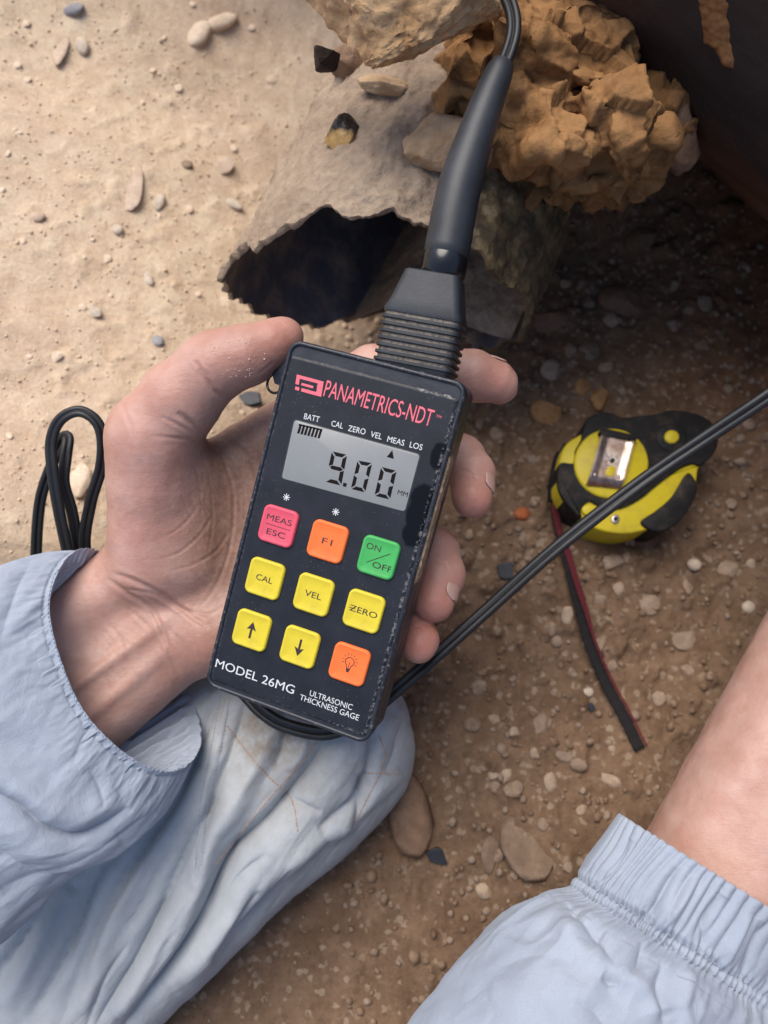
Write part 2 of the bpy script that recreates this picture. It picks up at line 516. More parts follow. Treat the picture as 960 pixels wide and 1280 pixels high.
PIPE_TOP('rock', 405, 74, .37, 22, 18, 20, 10, 'char_brown', 52, 'charred black lump left of the small brown rock')
PIPE_TOP('stone', 482, 108, .355, 36, 12, 14, -12, 'tan_rock', 53, 'pale yellow sliver of stone lying just below the sandstone', 8, cat='stone')
PIPE_TOP('stone', 668, 240, .385, 14, 34, 10, -28, 'orange_rock', 54, 'narrow orange crumb of clay stuck on the pipe rim', 6, cat='stone')
PIPE_TOP('stone', 427, 166, .368, 34, 28, 20, 20, 'charred', 64, 'charred stone, black and glossy above and yellow below, on the dusty pipe', 14, .38, .06, 'stone')

# ------------------------------------------------------------------ large dark pipe overhead
def coat_mat():
    t = NT('tar_coating'); n1, n2, n3 = t.noise(7, 5), t.noise(90, 6, .65), t.noise(22, 5, .6, .6, stretch=(1, 1, 1))
    rust = t.attr('rust')
    c = t.mix(t.ramp(t.math('ADD', rust, t.math('MULTIPLY', t.math('SUBTRACT', n3, .5), .8)), (.25, 0.0), (.7, 1.0)), (.044, .031, .026), (.13, .058, .032))
    c = t.mix(t.ramp(n2, (.6, 0.0), (.85, .4)), c, (.07, .05, .04))
    t.col(c); t.rough(.75); t.set(Specular_IOR_Level=.2); t.bump(n1, .01, .4); t.bump(n2, .001, .8); return t.m
M['tar'] = coat_mat()
M['mud'] = rock_mat('mud', (.26, .115, .045), (.34, .16, .065), (.15, .06, .02), .5, 90)
r1, r2 = P(650, 0, 1) - CAM0, P(965, 262, 1) - CAM0
nrm = np.cross(r1, r2); nrm /= np.linalg.norm(nrm)
if (P(960, 0, .5) - CAM0) @ nrm < 0: nrm = -nrm
axd = np.cross(nrm, [0, 0, 1.0]); axd /= np.linalg.norm(axd)
if axd[0] < 0: axd = -axd
T0 = P(815, 139, .47)
RB = .17
cb = T0 + RB * nrm
nt, nl = 260, 420
th = np.linspace(0, 2 * np.pi, nt, endpoint=False); ll = np.linspace(-1.2, .75, nl)
f1 = -nrm; f2 = np.cross(axd, f1)
if (CAM0 - T0) @ f2 < 0: f2 = -f2          # f2 turns the surface toward the viewer
TH, LL = np.meshgrid(th, ll, indexing='ij')
bb = RB + .004 * fbm(np.stack([np.cos(TH) * 4, np.sin(TH) * 4, LL * 9], -1), 4) \
    + .006 * np.exp(-((LL + .045 + .004 * np.sin(TH * 60)) / .012) ** 2) * (1 + .4 * np.sin(TH * 150)) \
    + .005 * np.exp(-((np.minimum(TH, 2 * np.pi - TH) - .0) / .05) ** 2) * (1 + 1.5 * fbm(np.stack([LL * 25, TH * 10, LL * 0], -1), 3))
vb = cb + LL[..., None] * axd + bb[..., None] * (np.cos(TH)[..., None] * f1 + np.sin(TH)[..., None] * f2)
br = root('steel_pipe', cb - RB * np.array([0, 0, 1]), 'large dark tar-coated steel pipe with rusty weld, crossing overhead at the top right', 'pipe')
o = wpart('coated_wall', vb.reshape(-1, 3), grid_faces(nt, nl, cu=True)[:, ::-1], M['tar'], br)
rust = np.exp(-(np.minimum(TH, 2 * np.pi - TH) / .38) ** 2) + .8 * np.exp(-((LL + .045) / .03) ** 2)
at = o.data.attributes.new('rust', 'FLOAT', 'POINT'); at.data.foreach_set('value', np.clip(rust, 0, 1).astype(np.float32).ravel())
me = o.data; bmx = bmesh.new(); bmx.from_mesh(me); bmesh.ops.recalc_face_normals(bmx, faces=bmx.faces); bmx.to_mesh(me); bmx.free()

bpy.context.view_layer.update()
bvb = bvh_of(o)
def blot(poly, bvh, thick, m, name, rt, seed=0, step=2.0):          # an uneven crust that follows the surface under it
    poly = np.asarray(poly, float); x0, y0 = poly.min(0) - 4; x1, y1 = poly.max(0) + 4
    xs = np.arange(x0, x1, step); ys = np.arange(y0, y1, step)
    X, Y = np.meshgrid(xs, ys, indexing='ij'); pts = np.stack([X, Y], -1).reshape(-1, 2)
    a = poly; b = np.roll(poly, -1, 0); inside = np.zeros(len(pts), bool); dist = np.full(len(pts), 1e9)
    for p, q in zip(a, b):
        e = q - p; t = np.clip(((pts - p) @ e) / (e @ e), 0, 1); dist = np.minimum(dist, np.linalg.norm(pts - p - t[:, None] * e, axis=1))
        c = ((p[1] > pts[:, 1]) != (q[1] > pts[:, 1])) & (pts[:, 0] < (q[0] - p[0]) * (pts[:, 1] - p[1]) / (q[1] - p[1] + 1e-12) + p[0])
        inside ^= c
    sd_ = np.where(inside, dist, -dist) + 5 * fbm(np.column_stack([pts / 14, np.full(len(pts), seed)]), 3)
    V = np.zeros((len(pts), 3)); ok = np.zeros(len(pts), bool)
    for k, (x, y) in enumerate(pts):
        if sd_[k] < -3: continue
        h, n = cast(bvh, x, y)
        if h is None: continue
        V[k] = h + n * (thick * np.clip(sd_[k] / 6, -.6, 1) * (1 + .6 * noise3(np.array([x / 9, y / 9, seed * 1.])))); ok[k] = True
    f = grid_faces(len(xs), len(ys)); f = f[ok[f].all(1)]
    used = np.unique(f); rem = -np.ones(len(pts), int); rem[used] = np.arange(len(used))
    return wpart(name, V[used], rem[f], m, rt)
blot([(868, -20), (905, -20), (912, 40), (918, 88), (905, 82), (893, 62), (882, 55), (876, 20)], bvb, .0015, M['mud'], 'mud_splash', br, 3)

# ------------------------------------------------------------------ pebbles and gravel
PEB = [mesh('pebble', *rock(2, 100 + k, 5, .12, .62), None) for k in range(6)]
ROCKLET = [mesh('stone', *rock(3, 200 + k, 9, .15, .5, fine=.05), None) for k in range(6)]
def pebble(px, py, rx, ry, m, label, ang=0, hz=.6, cat='stone', name='stone', group=None, k=None, sharpish=False, sink=.2):
    w, d = on_ground(px, py); s = d / FPX
    src = (ROCKLET if sharpish else PEB)[(k if k is not None else int(rng.integers(6)))]
    key = src.name + m
    me = bpy.data.meshes.get(key)
    if me is None:
        me = src.copy(); me.name = key; me.materials.clear(); me.materials.append(M[m]); 
        if sharpish: sharp(me, 40)
    o = obj(name, me)
    o.scale = (rx * s, ry * s * 1.03, min(rx, ry) * s * hz)
    o.rotation_euler = (random.uniform(-.15, .15), random.uniform(-.15, .15), math.radians(ang))
    o.location = (w[0], w[1], height(w[0], w[1]) + min(rx, ry) * s * hz * (1 - 2 * sink) * .6)
    return tag(o, label, cat, group)
LIST = [
 (92, 13, 15, 9, 'grey_stone', 'blue grey stone at the top left of the sandy bank', 10, .6, 0),
 (103, 58, 9, 13, 'pale_stone', 'pale oval stone below the blue grey stone', 20, .7, 0),
 (250, 42, 14, 22, 'bank_stone', 'cream stone forming the lower left arm of a broken shape on the bank', -30, .6, 0),
 (275, 28, 24, 12, 'bank_stone', 'long cream stone near the top of the bank left of the sandstone', 22, .6, 0),
 (165, 232, 14, 40, 'bank_stone_dull', 'flat grey slab sunk in the middle of the sandy bank', 4, .25, 1),
 (77, 62, 10, 30, 'bank_stone_dull', 'narrow taupe slab sunk in the bank beside the pale oval stone', 4, .25, 1),
 (200, 254, 7, 13, 'pale_stone', 'upright white oval pebble right of the flat grey slab', -10, .7, 0),
 (147, 288, 8, 8, 'pale_stone', 'small round white pebble below the flat grey slab', 0, .7, 0),
 (291, 255, 15, 6, 'pale_stone', 'slim white stone lying near the pipe left edge', -25, .6, 0),
 (185, 348, 6, 11, 'pale_stone', 'small slanted white pebble above the thumb', 25, .6, 0),
 (117, 390, 15, 8, 'pale_stone', 'flat white stone on the bank left of the thumb', -20, .6, 1),
 (277, 206, 16, 13, 'bank_stone_dull', 'dull tan stone half sunk in the bank above the slim white stone', 0, .3, 1),
 (233, 206, 9, 6, 'pebble_brown', 'small brown pebble between grey slab and pipe', -15, .6, 0),
 (340, 100, 9, 7, 'bank_stone', 'cream pebble beside the pipe upper left edge', 0, .6, 0),
 (46, 271, 11, 9, 'bank_stone_dull', 'dull round stone near the left edge of the bank', 0, .5, 0),
 (196, 427, 10, 8, 'grey_stone', 'small grey pebble just above the thumb base', 0, .5, 0),
 (69, 446, 14, 7, 'bank_stone', 'low cream stone above the cable loop', 15, .5, 1),
 (100, 600, 17, 26, 'bank_stone', 'cream stone seen through the cable loop', 20, .5, 1),
 (690, 463, 15, 14, 'cream_stone', 'pale stone right of the extended index fingertip', 20, .6, 1),
 (776, 378, 30, 22, 'brown_rock', 'large brown stone above the tape measure', -25, .6, 1),
 (748, 500, 13, 17, 'ochre_stone', 'ochre stone touching the top of the tape measure', 10, .6, 1),
 (683, 516, 22, 16, 'ochre_stone', 'broad ochre brown stone left of the tape measure top', -10, .6, 1),
 (727, 484, 10, 13, 'ochre_stone', 'small ochre stone between index fingertip and tape measure', 0, .6, 1),
 (652, 643, 11, 9, 'red_stone', 'small rusty red pebble left of the tape strap', 10, .8, 0),
 (765, 702, 15, 13, 'cream_stone', 'pale blocky stone below the tape measure', -20, .6, 1),
 (708, 770, 8, 14, 'cream_stone', 'upright cream pebble touching the strap left side', -10, .6, 0),
 (812, 755, 14, 14, 'taupe_stone', 'dull stone right of the strap middle', 0, .5, 1),
 (866, 706, 9, 9, 'pale_stone', 'small round white pebble right below the tape measure', 0, .7, 0),
 (910, 712, 15, 12, 'taupe_stone', 'angular dull stone near the right edge under the cable', 30, .5, 1),
 (935, 759, 9, 8, 'pale_stone', 'small white pebble near the forearm edge', 0, .7, 0),
 (762, 975, 15, 8, 'cream_stone', 'flat cream stone below the strap tip', -30, .5, 1),
 (687, 978, 9, 13, 'cream_stone', 'upright cream stone between knee and strap tip', 10, .6, 1),
 (675, 906, 11, 15, 'taupe_stone', 'dull upright stone left of the strap tip', 0, .6, 1),
 (705, 945, 13, 7, 'taupe_stone', 'small flat stone just below left of the strap tip', -20, .5, 0),
 (512, 1015, 29, 52, 'brown_rock', 'long smooth brown stone beside the trouser knee', 8, .7, 0),
 (660, 1058, 34, 42, 'taupe_brown', 'broad flat brown stone sunk in the dirt above the gathered cuff', 20, .22, 0),
 (613, 1068, 14, 24, 'taupe_brown', 'narrow brown stone left of the broad flat stone', 5, .4, 1),
 (690, 402, 34, 17, 'brown_rock', 'flat brown stone right of the pipe mouth', -5, .5, 1),
 (620, 402, 22, 16, 'brown_rock', 'brown stone just below the pipe lip', 10, .6, 1),
 (735, 440, 13, 15, 'pebble_brown', 'brown pebble below the large brown stone', 10, .6, 1),
 (800, 300, 22, 16, 'brown_rock', 'dark brown stone in shade beside the pipe rim', 25, .6, 1),
 (855, 800, 17, 13, 'taupe_stone', 'dull stone between the strap and the bare forearm', 20, .5, 1),
 (735, 865, 7, 6, 'pale_stone', 'tiny white pebble left of the strap lower end', 0, .6, 0),
 (590, 905, 12, 10, 'pebble_brown', 'brown pebble right of the gauge lower corner', 0, .6, 0),
 (640, 985, 13, 10, 'pebble_brown', 'brown pebble between knee and broad flat stone', 20, .5, 1),
]
M['taupe_brown'] = rock_mat('taupe_brown', (.17, .115, .08), (.24, .17, .12), (.12, .08, .05), .3, 100)
for e in LIST:
    pebble(e[0], e[1], e[2], e[3], e[4], e[5], e[6], e[7], sharpish=bool(e[8]), sink=.40 if e[7] < .3 or e[0] < 345 else .32)

def shard(px, py, poly, label, h=.002):
    w, d = on_ground(px, py); s = d / FPX
    p = np.array(poly, float) * s * np.array([1, -1])
    v, f = slab(p, 0, h, .0004)
    o = obj('plastic_shard', tri_fan_fix(mesh('plastic_shard', v, f, M['black_plastic'], False)))
    o.location = (w[0], w[1], height(w[0], w[1]) + .001); o.rotation_euler = (.12, -.1, 0)
    tag(o, label, 'shard', 'black plastic shards')
shard(632, 715, [(-11, -8), (0, -12), (9, -10), (8, 2), (11, 8), (-2, 10), (-9, 6)], 'black plastic shard under the cable left of the strap')
shard(545, 1070, [(-13, -6), (2, -12), (8, -8), (14, 9), (0, 8), (-8, 5)], 'black plastic shard beside the long smooth brown stone')
shard(745, 820, [(-9, 4), (-4, -5), (6, -6), (9, 0), (0, 3), (-4, 7)], 'small black shard right of the strap middle')
shard(738, 884, [(-6, -3), (2, -6), (6, 1), (0, 6)], 'tiny black shard left of the strap lower end')
shard(314, 500, [(-14, -4), (-2, -9), (12, -7), (14, 6), (2, 9), (-10, 8)], 'black shard seen in the gap between thumb and palm', .004)

# small pebbles anyone would call alike
LAB = {'cream_stone': 'small cream pebble lying on the brown dirt', 'pebble_brown': 'small brown pebble lying on the brown dirt',
       'taupe_stone': 'small dull tan pebble lying on the brown dirt', 'pale_stone': 'tiny whitish pebble on the pale sandy bank'}
k = 0
while k < 95:
    px, py = rng.uniform(560, 955), rng.uniform(330, 1130)
    if px > 780 and py > 950 - (px - 780) * 1.0: continue
    if 690 < px < 880 and 510 < py < 665: continue
    r = rng.uniform(4.5, 9.5) * (1.0 if rng.random() < .8 else 1.3)
    mm = rng.choice(['cream_stone', 'pebble_brown', 'pebble_brown', 'pebble_brown', 'taupe_stone', 'taupe_stone'])
    pebble(px, py, r, r * rng.uniform(.65, 1.25), mm, LAB[mm], rng.uniform(0, 360), .65, group={'cream_stone': 'cream pebbles on the dirt', 'pebble_brown': 'brown pebbles on the dirt', 'taupe_stone': 'dull pebbles on the dirt'}[mm], cat='pebble', name='pebble', sharpish=rng.random() < .85, sink=.42)
    k += 1
k = 0
while k < 40:
    px, py = rng.uniform(0, 340), rng.uniform(0, 640)
    if px > 340 - py * .2 and py < 420: continue
    r = rng.uniform(3, 6)
    pebble(px, py, r, r * rng.uniform(.6, 1.2), 'pale_stone' if rng.random() < .0 else 'bank_stone', 'small cream pebble half sunk in the pale sandy bank', rng.uniform(0, 360), .45, sink=.4, group='cream pebbles on the bank', cat='pebble', name='pebble')
    k += 1

def gravel():
    V, F, MI = [], [], []; base = 0
    bv, bf = ICO[1]
    for k in range(8500):
        y = rng.uniform(-.2, .62)
        x = rng.uniform(-.36, .34) if k < 6500 else rng.uniform(-.36, -.04)
        left = x < -.03
        r = (rng.uniform(.0004, .0011) if left else rng.uniform(.0007, .0026)) * (1.5 if rng.random() < .08 else 1)
        c = np.array([x, y, height(x, y) + r * .15]) if False else None
        V.append((x, y, r)); 
    a = np.array(V); z = height(a[:, 0], a[:, 1])
    out, fo, mi = [], [], []
    for k in range(len(a)):
        sc = a[k, 2] * rng.uniform(.7, 1.3, 3) * np.array([1, 1, .75])
        q = bv * (1 + rng.uniform(-.22, .22, (len(bv), 1))) * sc
        t = rng.uniform(0, 6.28); ct, st = math.cos(t), math.sin(t)
        q = q @ np.array([[ct, st, 0], [-st, ct, 0], [0, 0, 1]])
        out.append(q + np.array([a[k, 0], a[k, 1], z[k] + a[k, 2] * .2])); fo.append(bf + k * len(bv)); mi.append(np.full(len(bf), (4 if rng.random() < .75 else 1) if a[k, 0] > .55 * (a[k, 1] - .2) - .02 else 3))
    me = mesh('gravel', np.concatenate(out), np.concatenate(fo), None, True)
    for n in ('pebble_brown', 'taupe_stone', 'cream_stone', 'sand_grain', 'soil_grain'): me.materials.append(M[n])
    me.polygons.foreach_set('material_index', np.concatenate(mi).astype(np.int32))
    o = obj('gravel', me); o['kind'] = 'stuff'; o['label'] = 'fine loose grit scattered over the dirt'; o['category'] = 'gravel'
M['soil_grain'] = rock_mat('soil_grain', (.15, .095, .06), (.27, .185, .125), (.10, .06, .035), .3, 200)
M['sand_grain'] = rock_mat('sand_grain', (.54, .40, .27), (.72, .57, .42), (.42, .30, .19), .3, 300)
gravel()

# ------------------------------------------------------------------ thickness gauge
DP = np.array([-2.36328100e-02, -1.29642125e-02, -3.38287055e-01])
DR = np.array([[0.9342832, 0.25935422, -0.24464319], [-0.27896344, 0.95907068, -0.04860886], [0.2220232, 0.11366095, 0.96839397]])
DW, DL, DT = .0800, .1596, .027
DRW = ROT @ DR; DPW = toW(DP)
def dloc(px, py, z=0.0):               # photo direction -> gauge coordinates on the plane z
    o = DR.T @ (-DP); r = DR.T @ Q(px, py, 1.0)
    t = (z - o[2]) / r[2]
    return (o + t * r)[:2]
gauge = root('thickness_gauge', (0, 0, 0), 'black handheld thickness gauge with grey screen and nine coloured keys held in the hand', 'gauge')
mm = Matrix.Identity(4)
for i in range(3):
    for j in range(3): mm[i][j] = DRW[i, j]
    mm[i][3] = DPW[i]
gauge.matrix_world = mm
def gpart(name, v, f, m, parent=None, sm=True, ang=35):
    me = mesh(name, v, f, m, sm); tri_fan_fix(me)
    if sm: sharp(me, ang)
    return obj(name, me, parent or gauge)

def case_mat():
    t = NT('worn_black_case'); n1, n2 = t.noise(900, 4, .6), t.noise(120, 5, .6)
    spk = t.vor(700, out='Distance'); big = t.noise(60, 3)
    dustm = t.math('MULTIPLY', t.ramp(spk, (.06, 1.0), (.16, 0.0)), t.ramp(big, (.5, 0.0), (.72, .55)))
    c = t.mix(t.ramp(n2, (.35, 0.0), (.7, 1.0)), (.011, .013, .020), (.020, .023, .033))
    c = t.mix(dustm, c, (.30, .28, .26))
    w = t.attr('wear')
    wear = t.math('MULTIPLY', w, t.ramp(t.noise(420, 4, .7), (.56, 0.0), (.64, 1.0)))
    c = t.mix(wear, c, (.33, .31, .29)); t.col(c); t.rough(t.ramp(n2, (.3, .36), (.7, .52))); t.bump(n1, .00012, .6); return t.m
def plate_mat():
    t = NT('face_overlay'); n2 = t.noise(75, 5, .6); n1 = t.noise(1500, 3)
    spk = t.vor(520); big = t.noise(45, 3)
    dm = t.math('MULTIPLY', t.ramp(spk, (.05, 1.0), (.13, 0.0)), t.ramp(big, (.45, .05), (.7, .6)))
    c = t.mix(t.ramp(n2, (.35, 0.0), (.7, 1.0)), (.011, .013, .018), (.019, .021, .028))
    c = t.mix(dm, c, (.32, .31, .31))
    wet = t.attr('wet'); wn2 = t.ramp(t.math('ADD', wet, t.math('MULTIPLY', t.math('SUBTRACT', t.noise(260, 4), .5), .35)), (.36, 0.0), (.54, 1.0))
    c = t.mix(wn2, c, (.003, .003, .004))
    w = t.math('MULTIPLY', t.attr('wear'), t.ramp(t.noise(520, 4, .7), (.5, 0.0), (.58, 1.0)))
    c = t.mix(w, c, (.40, .38, .36))
    t.col(c); t.rough(t.mix(wn2, .45, .16)); t.bump(n1, .00008, .5); t.set(Specular_IOR_Level=.28); return t.m
M['case'] = case_mat(); M['plate'] = plate_mat()

def set_attr(me, name, vals):
    a = me.attributes.new(name, 'FLOAT', 'POINT'); a.data.foreach_set('value', np.asarray(vals, np.float32))
prof = rrect(DW, DL, .0058, 10)
def ring(ins, z, w=DW, l=DL, r=.0058, k=10):
    return np.column_stack([rrect(w - 2 * ins, l - 2 * ins, max(r - ins, .0008), k), np.full(4 * k, z)])
loops = [ring(.010, -.0012), ring(.0022, -.0011), ring(.0019, -.0003), ring(.0012, 0), ring(.0005, -.0003), ring(0, -.0012), ring(0, -.008), ring(.0004, -.0128), ring(.0009, -.0130),
         ring(.0009, -.0138), ring(.0004, -.0140), ring(.0002, -.0235), ring(.0012, -.0262), ring(.003, -DT), ring(.012, -DT)]
v, f = loft(loops)
f = [tuple(reversed(q)) for q in f]
hs = gpart('housing', v, f, M['case'], ang=60)
wr = np.zeros(len(hs.data.vertices)); wr[3 * 40:6 * 40] = .35; set_attr(hs.data, 'wear', wr)

# face overlay (a fine sheet set into the rim, so worn edges and stains sit on it)
nx, ny = 90, 170
pw, pl = DW - .0040, DL - .0100
X, Y = np.meshgrid(np.linspace(-.5, .5, nx), np.linspace(-.5, .5, ny), indexing='ij')
rr = .0034; xx, yy = X * pw, Y * pl
cxm, cym = np.maximum(np.abs(xx) - (pw / 2 - rr), 0), np.maximum(np.abs(yy) - (pl / 2 - rr), 0)
dd = np.sqrt(cxm ** 2 + cym ** 2); k_ = np.where(dd > rr, rr / np.maximum(dd, 1e-9), 1)
xx = np.sign(xx) * (np.abs(xx) - cxm + cxm * k_); yy = np.sign(yy) * (np.abs(yy) - cym + cym * k_) - .0016
edge = np.minimum(pw / 2 - np.abs(xx), pl / 2 - np.abs(yy + .0016))
zz = np.where(edge < .0004, -.0009, -.00015)
vt = np.stack([xx, yy, zz], -1).reshape(-1, 3)
pl_me = mesh('face_plate', vt, grid_faces(nx, ny), M['plate'], False)
plate = obj('face_plate', pl_me, gauge)
set_attr(pl_me, 'wear', np.where(edge < .0009, np.where(xx > .02, .42, .08), 0).ravel())
wet = np.zeros_like(xx)
for cx, cy, rx, ry in ((548, 570, 9, 15), (530, 624, 16, 17), (524, 646, 16, 20), (517, 668, 14, 15)):
    c = dloc(cx, cy); s = .338 / FPX
    wet = np.maximum(wet, np.exp(-(((xx - c[0]) / (rx * s)) ** 2 + ((yy - c[1]) / (ry * s)) ** 2) * .7))
set_attr(pl_me, 'wet', wet.ravel())
ZP = -.00015

def flat_text(name, txt, a, b, h, mat, parent, z, sub=None, cx=None, space=1.0, bold=0.0):
    """txt set between gauge points a and b (ends of its baseline), h metres tall."""
    cu = bpy.data.curves.new(name, 'FONT'); cu.body = txt; cu.size = 1.0; cu.offset = bold; cu.space_character = space
    cu.resolution_u = 4
    t = bpy.data.objects.new(name, cu); COL.objects.link(t)
    dg = bpy.context.evaluated_depsgraph_get()
    me = bpy.data.meshes.new_from_object(t.evaluated_get(dg)); bpy.data.objects.remove(t)
    v = np.empty(len(me.vertices) * 3); me.vertices.foreach_get('co', v); v = v.reshape(-1, 3)
    lo, hi = v.min(0), v.max(0)
    a, b = np.asarray(a), np.asarray(b); e = b - a; L = np.linalg.norm(e); e = e / L; n = np.array([-e[1], e[0]])
    x = (v[:, 0] - lo[0]) / (hi[0] - lo[0]) * L; y = (v[:, 1] - lo[1]) / (hi[1] - lo[1]) * h
    q = np.column_stack([a + x[:, None] * e + y[:, None] * n, np.full(len(v), z)])
    me.vertices.foreach_set('co', q.ravel()); me.materials.clear(); me.materials.append(mat); me.name = name
    return obj(name, me, parent)
PXM = .338 / FPX
M['red_print'] = simple('red_print', (.74, .13, .17), .5, .12, 1500)
M['white_print'] = simple('white_print', (.62, .62, .62), .5, .12, 1500)
M['ink'] = simple('ink', (.035, .02, .018), .5, .3, 900)
flat_text('brand_lettering', 'PANAMETRICS-NDT', dloc(403.5, 495), dloc(538, 533.5), 20.5 * PXM, M['red_print'], gauge, ZP + .00006)
flat_text('trademark_lettering', 'TM', dloc(544.5, 521), dloc(551, 523), 3 * PXM, M['red_print'], gauge, ZP + .00006)
# emblem: hooked rectangular band
o0, ox, oy = dloc(371, 468), dloc(404.5, 477) - dloc(371, 468), dloc(368, 486.5) - dloc(371, 468)
def emb(poly):
    return [tuple(o0 + a * ox + b * oy) for a, b in poly]
EV, EF = [], []
for q in ([(0, 0), (1, 0), (1, .22), (0, .22)], [(.80, .22), (1, .22), (1, .80), (.80, .80)], [(.25, .80), (1, .80), (1, 1.02), (.25, 1.02)],
          [(.02, .80), (.17, .80), (.17, 1.02), (.02, 1.02)], [(.22, .46), (.66, .46), (.66, .62), (.22, .62)], [(0, .22), (.13, .22), (.13, .64), (0, .64)]):
    p = emb(q); EF.append(tuple(range(len(EV), len(EV) + 4))); EV += [(x, y, ZP + .00006) for x, y in p]
gpart('emblem', EV, EF, M['red_print'], sm=False)
for nm, t, a, b in (('status_lettering', 'BATT', (379.5, 523.5), (398.5, 528)), ('status_lettering', 'CAL', (413.5, 532.5), (428, 536)),
                    ('status_lettering', 'ZERO', (434.5, 538.5), (456, 543.5)), ('status_lettering', 'VEL', (462.5, 546), (476.5, 549.5)),
                    ('status_lettering', 'MEAS', (483.5, 552), (504.5, 557.5)), ('status_lettering', 'LOS', (511.5, 559), (527, 563))):
    flat_text(nm, t, dloc(*a), dloc(*b), 7.2 * PXM, M['white_print'], gauge, ZP + .00006)
flat_text('model_lettering', 'MODEL 26MG', dloc(268.5, 833.5), dloc(366.5, 868), 11.5 * PXM, M['white_print'], gauge, ZP + .00006)
flat_text('caption_lettering', 'ULTRASONIC', dloc(386.5, 869.5), dloc(439.5, 888), 7.5 * PXM, M['white_print'], gauge, ZP + .00006)
flat_text('caption_lettering', 'THICKNESS GAGE', dloc(374, 874.5), dloc(447.5, 901), 7.5 * PXM, M['white_print'], gauge, ZP + .00006)
for cx, cy in ((358, 621.5), (419.6, 640)):
    c = dloc(cx, cy); V, F = [], []
    for k in range(4):
        a = k * math.pi / 4 + .2; d = np.array([math.cos(a), math.sin(a)]); n = np.array([-d[1], d[0]])
        for q in (c + d * .0016 + n * .00017, c - d * .0016 + n * .00017, c - d * .0016 - n * .00017, c + d * .0016 - n * .00017): V.append((*q, ZP + .00006 + k * .00001))
        F.append((4 * k, 4 * k + 1, 4 * k + 2, 4 * k + 3))
    gpart('asterisk_mark', V, F, M['white_print'], sm=False)

# screen
M['lcd'] = simple('lcd', (.24, .245, .24), .30, .05, 120, .00001)
M['lcd_edge'] = simple('lcd_edge', (.03, .032, .036), .4)
M['segment'] = simple('segment', (.007, .005, .005), .6, .2, 900, spec=.12)
cs = np.array([dloc(367, 523.5), dloc(526.5, 568), dloc(507, 641), dloc(350.5, 598.5)])[::-1]
def round_poly(cs, r, k=5):
    out = []; n = len(cs)
    for i in range(n):
        p, a, b = cs[i], cs[i - 1], cs[(i + 1) % n]
        u1 = (a - p) / np.linalg.norm(a - p); u2 = (b - p) / np.linalg.norm(b - p)
        for t in np.linspace(0, 1, k): out.append((1 - t) ** 2 * (p + u1 * r) + 2 * t * (1 - t) * p + t * t * (p + u2 * r))
    return np.array(out)
v, f = slab(round_poly(cs, .0018), ZP - .0006, ZP + .00008, .00004)
fr = gpart('screen_frame', v, f, M['lcd_edge'])
cen = cs.mean(0); v, f = slab(round_poly(cen + (cs - cen) * np.array([.982, .968]), .0014), ZP - .0005, ZP + .00016, .00004)
lcd = gpart('screen', v, f, M['lcd']); ZL = ZP + .00022
def quad_strip(name, polys, m, parent, z):
    V, F = [], []
    for p in polys:
        F.append(tuple(range(len(V), len(V) + len(p)))); V += [(q[0], q[1], z) for q in p]
    return gpart(name, V, F, m, parent, False)
def digit(tl, tr, bl, br, segs):
    tl, tr, bl, br = (dloc(*q) for q in (tl, tr, bl, br))
    B = lambda a, b: (tl * (1 - a) + tr * a) * (1 - b) + (bl * (1 - a) + br * a) * b
    tx, ty = .24, .12; g = .025
    S_ = {'a': [(.06, 0), (.94, 0), (.94 - tx, ty), (.06 + tx, ty)], 'd': [(.06 + tx, 1 - ty), (.94 - tx, 1 - ty), (.94, 1), (.06, 1)],
          'g': [(.08, .5), (.08 + tx * .6, .5 - ty / 2), (.92 - tx * .6, .5 - ty / 2), (.92, .5), (.92 - tx * .6, .5 + ty / 2), (.08 + tx * .6, .5 + ty / 2)],
          'f': [(0, .04), (tx, .04 + ty), (tx, .46 - ty * .4), (0, .48)], 'e': [(0, .52), (tx, .54 + ty * .4), (tx, .96 - ty), (0, .96)],
          'b': [(1, .04), (1, .48), (1 - tx, .46 - ty * .4), (1 - tx, .04 + ty)], 'c': [(1, .52), (1, .96), (1 - tx, .96 - ty), (1 - tx, .54 + ty * .4)]}
    return quad_strip('digit', [[B(*q) for q in S_[c]][::-1] for c in segs], M['segment'], lcd, ZL)
digit((415, 564), (434, 568.5), (406.5, 602), (426.5, 607), 'abfgcd')
digit((447, 575.5), (465.5, 579), (438.5, 611), (456.5, 615.5), 'abcdef')
digit((476.5, 583.5), (496, 588.5), (468, 619.5), (487.5, 624.5), 'abcdef')
def sq(c, w, h=None, ang=0):
    h = h or w; ca, sa = math.cos(ang), math.sin(ang)
    return [np.array(c) + np.array([x * ca - y * sa, x * sa + y * ca]) for x, y in ((-w / 2, -h / 2), (w / 2, -h / 2), (w / 2, h / 2), (-w / 2, h / 2))]
quad_strip('decimal_point', [sq(dloc(431, 606), .0016)], M['segment'], lcd, ZL)
t0 = dloc(490.5, 562.5); quad_strip('arrow_mark', [[t0, t0 + np.array([-.0016, -.0034]), t0 + np.array([.0016, -.0034])]], M['segment'], lcd, ZL)
b0, b1 = dloc(374.5, 536), dloc(400, 542)
for k in range(7):
    quad_strip('battery_bar', [sq(b0 + (b1 - b0) * k / 6, .00105, .0042, -.06)], M['segment'], lcd, ZL)
quad_strip('battery_outline', [sq((dloc(373, 530.5) + dloc(403, 537.5)) / 2, .0108, .0007, math.atan2(*(dloc(403, 537.5) - dloc(373, 530.5))[::-1]))], M['segment'], lcd, ZL)
flat_text('unit_lettering', 'MM', dloc(496.5, 618), dloc(509, 621.5), 6 * PXM, M['segment'], lcd, ZL)

